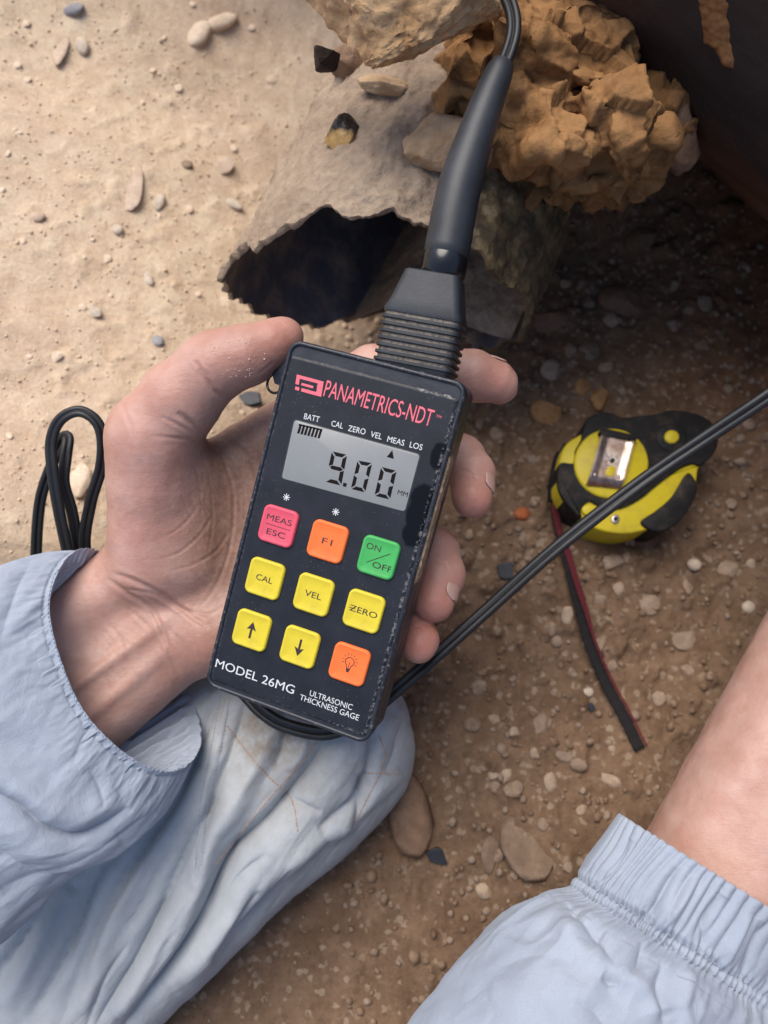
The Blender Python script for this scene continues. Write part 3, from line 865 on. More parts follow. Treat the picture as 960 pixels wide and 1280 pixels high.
# keys
def key_mat(name, c):
    t = NT(name); n = t.noise(240, 5, .6); n2 = t.noise(70, 5, .65)
    d = t.ramp(n2, (.56, 0.0), (.74, .55))
    col = t.mix(t.ramp(n, (.3, 0.0), (.7, 1.0)), tuple(x * .92 for x in c), c)
    t.col(t.mix(d, col, tuple(x * .55 + .02 for x in c))); t.rough(.5); t.bump(n, .00008, .5); t.set(Specular_IOR_Level=.4, Subsurface_Weight=.05, Subsurface_Scale=.002); return t.m
M['key_yellow'] = key_mat('key_yellow', (.66, .52, .03)); M['key_pink'] = key_mat('key_pink', (.68, .085, .13))
M['key_orange'] = key_mat('key_orange', (.90, .17, .035)); M['key_green'] = key_mat('key_green', (.055, .38, .09))
KW = .0166
kl = [ring(0, -.0006, KW, KW, .003, 6), ring(.0001, .0009, KW, KW, .003, 6), ring(.0005, .0014, KW, KW, .003, 6), ring(.0009, .0015, KW, KW, .003, 6),
      ring(.0014, .0014, KW, KW, .003, 6), ring(.0018, .00125, KW, KW, .003, 6), ring(.0050, .00125, KW, KW, .003, 6)]
kv, kf = loft(kl); key_me = mesh('key', kv, kf, M['key_yellow']); tri_fan_fix(key_me); sharp(key_me, 50)
KX, KY = [-.02387, -.02387 + .02337, -.02387 + 2 * .02337], [.00018, .00018 - .02405, .00018 - .0481]
cols = [['key_pink', 'key_orange', 'key_green'], ['key_yellow'] * 3, ['key_yellow', 'key_yellow', 'key_orange']]
keyo = {}
for r_ in range(3):
    for c_ in range(3):
        ko = obj('key', key_me, gauge); ko.location = (KX[c_], KY[r_], ZP)
        ko.material_slots[0].link = 'OBJECT'; ko.material_slots[0].material = M[cols[r_][c_]]
        keyo[r_, c_] = ko
for k, l in (((0, 0), 'pink key marked MEAS over ESC'), ((0, 1), 'orange key marked F1'), ((0, 2), 'green key marked ON/OFF'), ((1, 0), 'yellow key marked CAL'), ((1, 1), 'yellow key marked VEL'),
             ((1, 2), 'yellow key marked ZERO'), ((2, 0), 'yellow key with an up arrow'), ((2, 1), 'yellow key with a down arrow'), ((2, 2), 'orange key with a light bulb sign')): keyo[k]['label'] = l
ZK = .00136
def ktext(k, t, w, x, y, h=.0026): flat_text('legend', t, (x - w / 2, y), (x + w / 2, y), h, M['ink'], keyo[k], ZK)
def kline(k, polys, nm='legend_line'): quad_strip(nm, polys, M['ink'], keyo[k], ZK)
ktext((0, 0), 'MEAS', .0118, 0, .0016); ktext((0, 0), 'ESC', .0088, 0, -.0046); kline((0, 0), [sq((0, -.0002), .0118, .00022)])
ktext((0, 1), 'F1', .0046, 0, -.0013); ktext((0, 2), 'ON', .0064, -.0030, .0024); ktext((0, 2), 'OFF', .0088, .0028, -.0046); kline((0, 2), [sq((.0002, -.0001), .0112, .00028, .62)])
ktext((1, 0), 'CAL', .0078, 0, -.0013); ktext((1, 1), 'VEL', .0078, 0, -.0013); ktext((1, 2), 'ZERO', .0125, 0, -.0013); kline((1, 2), [sq((-.0051, 0), .0030, .00025)])
for k, s_ in (((2, 0), 1), ((2, 1), -1)):
    A = [(-.0005, -.0036), (.0005, -.0036), (.0005, .0008), (.0022, .0002), (0, .0040), (-.0022, .0002), (-.0005, .0008)]
    p = [(x * s_, y * s_) for x, y in A]
    quad_strip('arrow_sign', [p], M['ink'], keyo[k], ZK)
bl = []
def seg(a, b, w=.0003):
    a, b = np.array(a), np.array(b); d = (b - a) / np.linalg.norm(b - a); n = np.array([-d[1], d[0]]) * w / 2
    bl.append([a - n, b - n, b + n, a + n])
pts = [(-.0007, -.0022), (-.0010, -.0006), (-.0019, .0006), (-.0020, .0018), (-.0012, .0028), (0, .0032), (.0012, .0028), (.0020, .0018), (.0019, .0006), (.0010, -.0006), (.0007, -.0022)]
for a, b in zip(pts[:-1], pts[1:]): seg(a, b)
seg((-.0008, -.0022), (.0008, -.0022), .0009); seg((-.0006, -.0030), (.0006, -.0030), .0008); seg((0, -.002), (0, .001), .00022)
for k in range(9):
    a = math.radians(-20 + 220 * k / 8); c = np.array([0, .0015]); d = np.array([math.cos(a), math.sin(a)]); seg(c + d * .0026, c + d * .0036, .00022)
kline((2, 2), bl, 'bulb_sign')

# muddy battery door strip on the right flank, lanyard lug and ring on the left
M['mud_strip'] = rock_mat('mud_strip', (.26, .18, .11), (.42, .30, .19), (.07, .05, .035), .55, 260)
yy_ = np.linspace(.050, -.008, 60); zz_ = np.linspace(-.0120, -.0016, 12)
Yg, Zg = np.meshgrid(yy_, zz_, indexing='ij')
ed = np.minimum(np.minimum(Yg + .008, .050 - Yg) / .003, np.minimum(Zg + .0120, -.0016 - Zg) / .0012); ed = np.clip(ed, 0, 1)
Xg = DW / 2 - .0004 + ed * (.0013 + .0008 * fbm(np.stack([Yg * 260, Zg * 260, Yg * 0], -1), 3))
gpart('side_strip', np.stack([Xg, Yg, Zg], -1).reshape(-1, 3), grid_faces(60, 12), M['mud_strip'])
lx, ly = dloc(346, 470, -.012)
v, f = slab([(-.0395, ly + .009), (-.0395, ly - .004), (-.0465, ly - .0035), (-.0490, ly + .001), (-.0475, ly + .006), (-.044, ly + .009)], -.019, -.010, .001)
lug = gpart('lanyard_lug', v, f, M['case'])
a = np.linspace(0, 2 * np.pi, 40, endpoint=False)
ctr = np.array([-.0468, ly - .0035, -.0125])
rp = ctr + np.stack([.0042 * np.cos(a), .0042 * np.sin(a), .001 * np.cos(a)], -1)
kk = circ(.0006, 8); rv = []
for i in range(40):
    t_ = rp[(i + 1) % 40] - rp[i - 1]; t_ /= np.linalg.norm(t_); n_ = np.array([0, 0, 1.]); b_ = np.cross(t_, n_)
    rv.append(rp[i] + kk[:, :1] * b_ + kk[:, 1:] * n_)
M['dark_wire'] = simple('dark_wire', (.05, .05, .055), .3, .2, 600, 0, .8)
gpart('lanyard_ring', np.concatenate(rv), grid_faces(40, 8, True, True), M['dark_wire'])

# ------------------------------------------------------------------ probe lead
lead = root('probe_lead', (0, 0, 0), 'black ribbed plug with a long tapered strain relief standing at the gauge top', 'probe lead')
lead.matrix_world = mm
def rubber_mat(name, dust=.5, k_=1.0):
    t = NT(name); n1, n2 = t.noise(90, 5, .6), t.noise(900, 4, .6)
    c = t.mix(t.ramp(n1, (.3, 0.0), (.7, 1.0)), tuple(k_ * x for x in (.015, .017, .021)), tuple(k_ * x for x in (.028, .031, .037)))
    g = t.attr('groove')
    c = t.mix(t.math('MULTIPLY', g, t.ramp(n2, (.35, .15), (.6, .9))), c, (.22, .18, .13))
    c = t.mix(t.ramp(t.vor(600), (.04, dust), (.12, 0.0)), c, (.25, .23, .20))
    t.col(c); t.rough(.5); t.bump(n2, .0001, .6); return t.m
M['rubber'] = rubber_mat('rubber', .4)
ZC = -.0125
def lpx(px, py): return dloc(px, py, ZC)
pA, pB = (lpx(474, 452) + lpx(567, 470)) / 2, (lpx(485, 390) + lpx(580, 410)) / 2
pC = (lpx(511, 341) + lpx(578, 353)) / 2
wA = np.linalg.norm(lpx(474, 452) - lpx(567, 470)); wB = np.linalg.norm(lpx(486, 390) - lpx(579, 411)); wC = np.linalg.norm(lpx(511, 341) - lpx(578, 353))
loops, gr = [], []
def pl_ring(c, w, th, g, dirv):
    n = np.array([dirv[1], -dirv[0]]); q = rrect(w, th, min(w, th) * .16, 5)
    loops.append(np.column_stack([c + q[:, :1] * n, ZC + q[:, 1]])); gr.append(np.full(len(q), g))
dv = (pC - pA) / np.linalg.norm(pC - pA)
pl_ring(pA - dv * .004, wA * .95, .018, 0, dv)
nr = 7
for i in range(nr):
    for q, (dw, g) in ((0, (0, 0)), (.08, (.0012, 0)), (.46, (.0012, 0)), (.56, (-.0012, 1)), (.94, (-.0012, 1))):
        t = (i + q) / nr; c = pA * (1 - t) + pB * t; w = wA * (1 - t) + wB * t
        pl_ring(c, w + dw, .0205 + dw, g, dv)
pl_ring(pB, wB, .0205, 0, dv); pl_ring(pB + dv * .0015, wB + .0004, .021, 0, dv)
for t in (.33, .66, 1.0): pl_ring(pB * (1 - t) + pC * t, wB * (1 - t) + wC * t, .021 * (1 - t) + .0195 * t, 0, dv)
pl_ring(pC + dv * .0006, wC * .94, .018, 0, dv)
v, f = loft(loops)
pg = obj('plug', tri_fan_fix(mesh('plug', v, f, M['rubber'])), lead); sharp(pg.data, 30); set_attr(pg.data, 'groove', np.concatenate(gr))
M['collar'] = simple('collar', (.008, .009, .012), .22, .2, 200, .00002)
def lathe_path(name, pts, rad, m, parent, k=28, mesh_attr=True):
    v, f = sweep(np.asarray(pts), circ(1.0, k), (0, 0, 1.0), rad)
    o = obj(name, tri_fan_fix(mesh(name, v, f, m)), parent); sharp(o.data, 40); return o
c0 = np.append((lpx(524, 339) + lpx(581, 351)) / 2, ZC); c1 = np.append((lpx(530, 313) + lpx(586, 325)) / 2, ZC)
rc = np.linalg.norm(lpx(525, 339) - lpx(580, 350)) / 2
d_ = c1 - c0
lathe_path('collar', [c0 - d_ * .3, c0, c0 + d_ * .04, c0 + d_ * .8, c1, c1 + d_ * .01], [rc * .9, rc * .97, rc, rc, rc * .95, rc * .9], M['collar'], lead)
def gl(px, py, d): return DR.T @ (Q(px, py, d) - DP)
sp = catmull([c1 - d_ * .1, gl(573, 240, .332), gl(595, 168, .334), gl(621, 98, .337), gl(629, 79, .338)], 60)
L_ = np.linspace(0, 1, 60)
rs = rc * np.interp(L_, [0, .3, .62, .93, 1], [1.0, .95, .73, .53, .50])
rs[0] = rc * .9; rs[-2] *= .97; rs[-1] *= .85
M['sleeve_rubber'] = rubber_mat('sleeve_rubber', .15)
lathe_path('strain_relief', sp, rs, M['sleeve_rubber'], lead, 32)
fig8 = lambda r: np.array([(math.cos(t) * r * (1.0) + (r * .86 if math.cos(t) >= 0 else -r * .86), math.sin(t) * r) for t in np.linspace(0, 2 * np.pi, 28, endpoint=False)])
def fig8p(r):
    a = np.radians(np.linspace(-146, 146, 15)); b = np.radians(np.linspace(34, 326, 15))
    return np.concatenate([np.stack([r * np.cos(a) + .86 * r, r * np.sin(a)], 1), np.stack([r * np.cos(b) - .86 * r, r * np.sin(b)], 1)])
M['cord'] = rubber_mat('cord', .15, .4)
cp = catmull([gl(625, 90, .3375), gl(636, 64, .339), gl(642, 40, .340), gl(641, 18, .342), gl(634, -2, .345), gl(616, -34, .352), gl(590, -70, .36)], 60)
v, f = sweep(cp, fig8p(.00175), (0, 0, 1.0)); obj('twin_cord', tri_fan_fix(mesh('twin_cord', v, f, M['cord'])), lead)

# ------------------------------------------------------------------ the loose cable: loops left of the wrist, runs under the gauge, leaves to the right
cpts = [(45, 760, .435), (45, 704, .425), (47, 655, .418), (52, 618, .414), (65, 580, .410), (78, 549, .408), (85, 548, .402), (82, 574, .398), (80, 604, .398), (90, 640, .402), (97, 682, .41),
        (104, 735, .425), (100, 745, .418), (86, 695, .405), (74, 640, .395), (66, 590, .390), (64, 552, .388), (75, 525, .386), (98, 514, .385), (119, 525, .386), (128, 548, .388), (126, 585, .392), (113, 630, .398), (106, 685, .41),
        (120, 750, .425), (180, 800, .428), (250, 828, .412), (296, 858, .396), (328, 890, .387), (360, 908, .385), (410, 916, .384), (455, 895, .385), (490, 867, .386), (532, 831, .388), (607, 764, .398), (698, 683, .412), (800, 604, .412), (880, 549, .405), (962, 494, .395), (1090, 405, .385)]
cw = np.array([P(*q) for q in cpts]); cw = resample(catmull(cw, 900), 620)
cbr = tag(obj('cable', None), 'x', 'x') if False else None
hint = np.broadcast_to(CAM0 - cw, cw.shape).copy(); hint /= np.linalg.norm(hint, axis=1)[:, None]
tn = np.gradient(cw, axis=0); tn /= np.linalg.norm(tn, axis=1)[:, None]
side = np.cross(tn, hint)
tw = .45 * np.sin(np.linspace(0, 15, len(cw))) * np.clip(np.linspace(0, 3, len(cw)), .3, 1)
hint = hint * np.cos(tw)[:, None] + side * np.sin(tw)[:, None]
scl = np.interp(np.arange(len(cw)), [0, len(cw) * .38, len(cw) * .5, len(cw)], [.70, .70, .80, .98])
v, f = sweep(cw, fig8p(.00225), hint, scl)
M['cable'] = rubber_mat('cable', .2, .4)
tag(obj('cable', tri_fan_fix(mesh('cable', v, f, M['cable']))), 'black twin-core cable looped behind the wrist and running from under the gauge to the right', 'cable')

# ------------------------------------------------------------------ tape measure
wt, dtp = on_ground(790, 592)
TZ = .036
tz0 = float(height(wt[0], wt[1], False)) - .002
def tpx(x, y, h=TZ):                    # enlarged-detail pixel -> point on the tape's top plane
    px, py = 660 + x / 3.69, 490 + y / 3.69
    r = P(px, py, 1.0) - CAM0; t = (tz0 + h - CAM0[2]) / r[2]
    return (CAM0 + t * r)[:2]
tc = tpx(470, 360)
tape = root('tape_measure', (tc[0], tc[1], tz0), 'yellow and black tape measure lying on the dirt with its belt clip up', 'tape measure')
def tpoly(pts, h=TZ, n=90):
    q = catmull(np.array([tpx(x, y, h) for x, y in pts]), n, True); return q - tc
def tslab(name, pts, z0, z1, m, bev=.002, parent=None, n=90):
    v, f = slab(tpoly(pts, TZ, n), z0, z1, bev); o = obj(name, tri_fan_fix(mesh(name, v, f, M[m])), parent or tape); sharp(o.data, 50); return o
def grub(name, c, rough, dirt=.5):
    t = NT(name); n, n2 = t.noise(110, 5, .65), t.noise(700, 4)
    t.col(t.mix(t.ramp(n, (.5, 0.0), (.75, dirt)), c, (.16, .11, .07))); t.rough(rough); t.bump(n2, .0001); t.set(Specular_IOR_Level=.25); return t.m
M['tape_yellow'] = grub('tape_yellow', (.56, .44, .02), .4, .35); M['tape_black'] = grub('tape_black', (.009, .0085, .009), .65, .25)
tslab('case', [(262, 180), (180, 235), (150, 320), (140, 440), (190, 520), (258, 580), (320, 622), (400, 643), (480, 645), (560, 628), (655, 602), (735, 530), (782, 440), (796, 350), (800, 320), (700, 200), (500, 150), (350, 150)], 0, TZ - .004, 'tape_yellow', .0014)
tslab('rubber_grip', [(255, 180), (272, 128), (305, 100), (345, 88), (388, 90), (440, 112), (520, 104), (600, 96), (660, 79), (760, 88), (845, 128), (882, 200), (868, 272), (805, 332), (765, 326), (700, 352), (600, 425), (520, 490), (420, 535), (330, 520), (285, 500), (248, 540), (250, 575),
                      (190, 522), (142, 440), (148, 328), (214, 322), (222, 265), (248, 215)], .003, TZ - .0015, 'tape_black', .0009, n=200)
tslab('bumper', [(528, 592), (600, 540), (672, 475), (735, 375), (765, 380), (788, 440), (752, 530), (692, 602), (622, 638), (560, 627)], .002, TZ - .002, 'tape_black', .0009)
a = np.linspace(0, 2 * np.pi, 14, endpoint=False)
ell = lambda x, y, rx, ry: [(x + rx * math.cos(t), y + ry * math.sin(t)) for t in a]
tslab('side_disc', ell(386, 328, 172, 162), .01, TZ, 'tape_yellow', .0015)
tslab('button_well', ell(664, 206, 72, 66), .01, TZ - .0008, 'tape_black', .0012)
tslab('button', ell(664, 206, 34, 31), .01, TZ + .0006, 'tape_yellow', .0012)
tslab('grip_inlay', ell(287, 540, 36, 27), .01, TZ - .0012, 'tape_yellow', .001)
M['screw'] = simple('screw', (.35, .32, .30), .4, .3, 500, .0001, .8)
tslab('screw', ell(410, 580, 20, 22), .01, TZ - .0028, 'screw', .0006)
tslab('screw_slot', ell(410, 580, 9, 10), .012, TZ - .0024, 'tape_black', .0002)
def clip_mat():
    t = NT('brushed_clip'); n = t.noise(300, 4, .6, 0, None, (1, .08, 1, 0, 0, .3)); n2 = t.noise(90, 5, .6)
    t.col(t.mix(t.ramp(n2, (.45, 0.0), (.7, 1.0)), (.42, .33, .28), (.20, .12, .08))); t.rough(t.ramp(n, (.3, .22), (.7, .42))); t.set(Metallic=.95); t.bump(n, .00008); return t.m
M['clip'] = clip_mat()
q = [np.array(tpx(*p)) - tc for p in ((338, 178), (486, 212), (424, 448), (264, 432))]
nu_, nv_ = 24, 12; V = []
for i in range(nu_):
    t = i / (nu_ - 1)
    for j in range(nv_):
        s_ = j / (nv_ - 1); xy = (q[0] * (1 - s_) + q[1] * s_) * (1 - t) + (q[3] * (1 - s_) + q[2] * s_) * t
        h = TZ + .0008 + .004 * min(1, t / .12) ** .6 - .0034 * max(0, (t - .86) / .14) ** 2 + (.0007 if s_ in (0, 1) or j in (1, nv_ - 2) else 0)
        V.append((*xy, h))
V = np.array(V); n_ = nu_ * nv_; Vb = V - np.array([0, 0, .0011])
f = grid_faces(nu_, nv_); f = [tuple(r) for r in f] + [tuple(r[::-1] + n_) for r in f]
edge = [i * nv_ for i in range(nu_)] + [(nu_ - 1) * nv_ + j for j in range(1, nv_)] + [i * nv_ + nv_ - 1 for i in range(nu_ - 2, -1, -1)] + [j for j in range(nv_ - 2, 0, -1)]
for a_, b_ in zip(edge, edge[1:] + edge[:1]): f.append((a_, b_, b_ + n_, a_ + n_))
clip = obj('belt_clip', tri_fan_fix(mesh('belt_clip', np.concatenate([V, Vb]), f, M['clip'])), tape); sharp(clip.data, 40)
tslab('clip_slot', [(340, 184), (480, 214), (474, 232), (334, 212)], TZ + .0012, TZ + .0058, 'tape_black', .0002, clip, 40)
tslab('clip_hole', ell(378, 327, 11, 11), TZ + .003, TZ + .0053, 'tape_black', .0002, clip, 30)
tslab('clip_window', [(352, 368), (372, 350), (392, 362), (386, 392), (364, 400), (346, 388)], TZ + .003, TZ + .0053, 'tape_yellow', .0002, clip, 40)
M['stamp'] = simple('stamp', (.62, .58, .55), .5)
def stroke(pts, wd):
    p = resample(np.array([tpx(*q_) - tc for q_ in pts]), 14); p3 = np.column_stack([p, np.full(14, TZ + .0053)])
    return sweep(p3, circ(wd, 6), (0, 0, 1.0))
sv, sf, bs = [], [], 0
for pts in ([(352, 292), (362, 312), (372, 296)], [(350, 325), (362, 318), (374, 322)], [(352, 345), (366, 345)], [(395, 305), (408, 315), (404, 335), (392, 342)]):
    v, f = stroke(pts, .0005); sv.append(v); sf += [tuple(i + bs for i in fc) for fc in f]; bs += len(v)
obj('stamped_mark', tri_fan_fix(mesh('stamped_mark', np.concatenate(sv), sf, M['stamp'])), clip)
for c in ((300, 392), (408, 402)):  # small metal domes standing in for two bright reflections on the clip
    v, f = rock(2, 9, 0, 0); p = tpx(*c) - tc
    o = obj('glint_dome', mesh('glint_dome', v * np.array([.0016, .0016, .0008]), f, M['screw']), clip); o.location = (*p, TZ + .0048)
# wrist strap
def web_mat(name, c):
    t = NT(name); n = t.noise(700, 3); w = t.n('ShaderNodeTexWave'); w.inputs['Scale'].default_value = 220; w.inputs['Distortion'].default_value = 1; t.lk(t.src, w.inputs['Vector'])
    t.col(t.mix(n, tuple(x * .7 for x in c), tuple(x * 1.2 for x in c))); t.rough(.9); t.bump(w.outputs['Fac'], .0006, .8); return t.m
M['strap_black'] = web_mat('strap_black', (.012, .010, .012)); M['strap_red'] = web_mat('strap_red', (.13, .012, .020))
def gpt(px, py, h):
    w, d = on_ground(px, py); return w + np.array([0, 0, h])
SP = [(700, 568, .02), (691, 590, .016), (688, 626, .010), (694, 663, .006), (704, 694, .005), (714, 733, .005), (725, 772, .005), (733, 804, .006), (753, 851, .005), (776, 894, .005), (797, 936, .004)]
sp = resample(catmull(np.array([gpt(*q_) for q_ in SP]), 200), 120)
rp_ = rrect(.0070, .0022, .0009, 3)
tlt = np.stack([.55 * np.ones(120), -.1 * np.ones(120), np.linspace(.8, 1.2, 120)], -1)
lift = np.sin(np.arange(120) * 1.3) * .0002
v, f = sweep(sp + np.array([0, 0, 1]) * lift[:, None], rp_, tlt, np.interp(np.arange(120), [0, 30, 60, 119], [.75, .8, 1.0, 1.1]))
strap = obj('wrist_strap', tri_fan_fix(mesh('wrist_strap', v - np.array(tape.location), f, M['strap_black'])), tape)
off = np.interp(np.arange(120), [0, 28, 60, 80, 119], [0, .0005, .0030, .0038, .0044]); wd = np.interp(np.arange(120), [0, 25, 60, 76, 119], [.9, .85, .72, .32, .2])
T_ = np.gradient(sp, axis=0); T_ /= np.linalg.norm(T_, axis=1)[:, None]; sd2 = np.cross(T_, [0, 0, 1.]); sd2 /= np.linalg.norm(sd2, axis=1)[:, None]
if sd2[60, 0] < 0: sd2 = -sd2
v, f = sweep((sp + sd2 * off[:, None] + np.array([0, 0, .0014]))[22:], rp_ * np.array([.95, .6]), tlt[22:], wd[22:])
obj('strap_facing', tri_fan_fix(mesh('strap_facing', v - np.array(tape.location), f, M['strap_red'])), strap)
v, f = sweep(sp[4:24], rrect(.0082, .0042, .0012, 3), tlt[4:24]); obj('strap_keeper', tri_fan_fix(mesh('strap_keeper', v - np.array(tape.location), f, M['tape_black'])), strap)

# ------------------------------------------------------------------ person: distance-field helpers
class Field:
    def __init__(s, lo, hi, h):
        s.lo = np.array(lo); s.h = h
        s.n = np.ceil((np.array(hi) - s.lo) / h).astype(int) + 1
        s.ax = [s.lo[i] + h * np.arange(s.n[i]) for i in range(3)]
    def new(s): return np.full(s.n, .05, np.float32)
    def box(s, lo, hi):
        a = np.clip(np.floor((lo - s.lo) / s.h).astype(int), 0, s.n); b = np.clip(np.ceil((hi - s.lo) / s.h).astype(int) + 1, 0, s.n)
        return tuple(slice(i, j) for i, j in zip(a, b))
    def pts(s, sl):
        return np.meshgrid(*[s.ax[i][sl[i]].astype(np.float32) for i in range(3)], indexing='ij', sparse=True)
    def cap(s, F, a, b, ra, rb, k, sub=False):
        a, b = np.asarray(a, float), np.asarray(b, float); m = max(ra, rb) + k + .006
        sl = s.box(np.minimum(a, b) - m, np.maximum(a, b) + m)
        x, y, z = s.pts(sl); e = b - a; ee = e @ e + 1e-12
        t = np.clip(((x - a[0]) * e[0] + (y - a[1]) * e[1] + (z - a[2]) * e[2]) / ee, 0, 1)
        d = np.sqrt((x - a[0] - t * e[0]) ** 2 + (y - a[1] - t * e[1]) ** 2 + (z - a[2] - t * e[2]) ** 2) - (ra + (rb - ra) * t)
        F[sl] = smin(F[sl], d, k) if not sub else -smin(-F[sl], d, k)
    def ell(s, F, c, R, rad, k):
        c = np.asarray(c, float); rad = np.asarray(rad); m = rad.max() + k + .006
        sl = s.box(c - m, c + m); x, y, z = s.pts(sl)
        q = [((x - c[0]) * R[i][0] + (y - c[1]) * R[i][1] + (z - c[2]) * R[i][2]) / rad[i] for i in range(3)]
        k0 = np.sqrt(q[0] ** 2 + q[1] ** 2 + q[2] ** 2); k1 = np.sqrt((q[0] / rad[0]) ** 2 + (q[1] / rad[1]) ** 2 + (q[2] / rad[2]) ** 2) + 1e-9
        F[sl] = smin(F[sl], k0 * (k0 - 1) / k1, k)
def _poly(s, F, c, q, rad, k, n=11):       # a broken block: random cutting planes
    c = np.asarray(c, float); m = rad * 1.5 + k + .006; sl = s.box(c - m, c + m); x, y, z = s.pts(sl); d = None
    for _ in range(n):
        nn = q.normal(size=3); nn /= np.linalg.norm(nn); e = (x - c[0]) * nn[0] + (y - c[1]) * nn[1] + (z - c[2]) * nn[2] - rad * q.uniform(.62, 1.0)
        d = e if d is None else -smin(-d, -e, .0025)
    d = np.maximum(d, np.sqrt((x - c[0]) ** 2 + (y - c[1]) ** 2 + (z - c[2]) ** 2) - rad * 1.35)
    F[sl] = smin(F[sl], d, k)
Field.poly = _poly
def smin(a, b, k):
    h = np.clip(.5 + .5 * (b - a) / k, 0, 1)
    return b + (a - b) * h - k * h * (1 - h)
def surface_nets(F, lo, h):
    n = np.array(F.shape); sg_ = F < 0
    cs_ = np.zeros(n - 1, np.int8)
    for dx in (0, 1):
        for dy in (0, 1):
            for dz in (0, 1): cs_ += sg_[dx:n[0] - 1 + dx, dy:n[1] - 1 + dy, dz:n[2] - 1 + dz]
    idx = np.argwhere((cs_ > 0) & (cs_ < 8)); vid = -np.ones(n - 1, np.int32); vid[tuple(idx.T)] = np.arange(len(idx))
    acc = np.zeros((len(idx), 3)); cnt = np.zeros(len(idx))
    C = [(i, j, k) for i in (0, 1) for j in (0, 1) for k in (0, 1)]
    for a in C:
        for ax_ in range(3):
            if a[ax_]: continue
            b = list(a); b[ax_] = 1
            fa = F[tuple((idx + a).T)]; fb = F[tuple((idx + b).T)]; m = (fa < 0) != (fb < 0)
            t = np.where(m, fa / np.where(m, fa - fb, 1), 0)
            p = np.array(a)[None] + t[:, None] * (np.array(b) - np.array(a))[None]
            acc[m] += p[m]; cnt[m] += 1
    V = np.array(lo) + h * (idx + acc / cnt[:, None])
    Q_ = []
    for ax_ in range(3):
        o1, o2 = [(1, 2), (2, 0), (0, 1)][ax_]
        sl0 = [slice(1, n[i] - 1) for i in range(3)]; sl0[ax_] = slice(0, n[ax_] - 1)
        sl1 = list(sl0); sl1[ax_] = slice(1, n[ax_])
        a, b = sg_[tuple(sl0)], sg_[tuple(sl1)]; e = np.argwhere(a != b); off = np.array([s_.start for s_ in sl0]); fl = a[tuple(e.T)]; e = e + off
        d1 = np.zeros(3, int); d1[o1] = 1; d2 = np.zeros(3, int); d2[o2] = 1
        q = np.stack([vid[tuple((e - d1 - d2).T)], vid[tuple((e - d2).T)], vid[tuple(e.T)], vid[tuple((e - d1).T)]], 1)
        q[~fl] = q[~fl][:, ::-1]; Q_.append(q)
    f = np.concatenate(Q_); return V, f[(f >= 0).all(1)]
def vnormals(V, f):
    t = np.cross(V[f[:, 2]] - V[f[:, 0]], V[f[:, 3]] - V[f[:, 1]]); N = np.zeros_like(V)
    for k in range(4): np.add.at(N, f[:, k], t)
    return N / (np.linalg.norm(N, axis=1)[:, None] + 1e-12)
def relax(V, f, it, lam=.5):
    e = np.concatenate([f[:, [0, 1]], f[:, [1, 2]], f[:, [2, 3]], f[:, [3, 0]]]); e = np.concatenate([e, e[:, ::-1]])
    deg = np.bincount(e[:, 0], minlength=len(V))[:, None] + 1e-9
    for _ in range(it):
        S_ = np.stack([np.bincount(e[:, 0], V[e[:, 1], k], len(V)) for k in range(3)], 1)
        V = V + lam * (S_ / deg - V)
    return V
def poly_dist(px, pts):
    """distance (px) from each projected point to a polyline, and the position along it 0..1"""
    pts = np.asarray(pts, float); L = np.concatenate([[0], np.cumsum(np.linalg.norm(np.diff(pts, axis=0), axis=1))])
    best = np.full(len(px), 1e9); tt = np.zeros(len(px)); sgn = np.zeros(len(px))
    for i in range(len(pts) - 1):
        e = pts[i + 1] - pts[i]; r = px - pts[i]; t = np.clip((r @ e) / (e @ e), 0, 1); w = r - t[:, None] * e; d = np.hypot(w[:, 0], w[:, 1])
        m = d < best; best[m] = d[m]; tt[m] = (L[i] + t[m] * (L[i + 1] - L[i])) / L[-1]; sgn[m] = np.sign(e[0] * r[m, 1] - e[1] * r[m, 0])
    return best, tt, sgn
def cpx(V): return np.stack([480 + FPX * V[:, 0] / -V[:, 2], 640 - FPX * V[:, 1] / -V[:, 2]], 1)

# ------------------------------------------------------------------ crumbling ochre mass packed between the two pipes
Fo = Field((.0, .12, -.455), (.185, .275, -.295), .0012)
oc = Fo.new(); orr = np.random.default_rng(11)
for (x, y, d, rr_) in ((590, 112, .42, .022), (620, 70, .43, .026), (645, 110, .405, .026), (662, 82, .43, .030), (700, 150, .405, .026), (668, 190, .395, .021), (716, 132, .425, .030), (760, 185, .405, .025), (735, 205, .410, .020), (785, 205, .42, .017),
                       (600, 140, .405, .022), (630, 165, .40, .019), (768, 172, .45, .026)):
    Fo.poly(oc, Q(x, y - 14, d - .022), orr, rr_ * 1.05, .0022)
Vo, fo = surface_nets(oc, Fo.lo, .0012); Vo = relax(Vo, fo, 2); No = vnormals(Vo, fo)
def facets(V, n, seed, slope, off):      # broken, angular faces: every cell of a random partition gets its own tilted plane
    q = np.random.default_rng(seed); lo, hi = V.min(0), V.max(0); c = q.uniform(lo, hi, (n, 3)); best = np.full(len(V), 1e9); idx_ = np.zeros(len(V), int)
    W_ = V + .0025 * np.stack([fbm(V * 45 + 7 * k_, 3) for k_ in range(3)], -1)
    for k_ in range(n):
        d2 = ((W_ - c[k_]) ** 2).sum(1); m_ = d2 < best; best[m_] = d2[m_]; idx_[m_] = k_
    nrm_ = q.normal(size=(n, 3)); nrm_ /= np.linalg.norm(nrm_, axis=1)[:, None]; o_ = q.uniform(-off, off, n)
    return np.clip(((V - c[idx_]) * nrm_[idx_]).sum(1) * slope, -.012, .012) + o_[idx_]
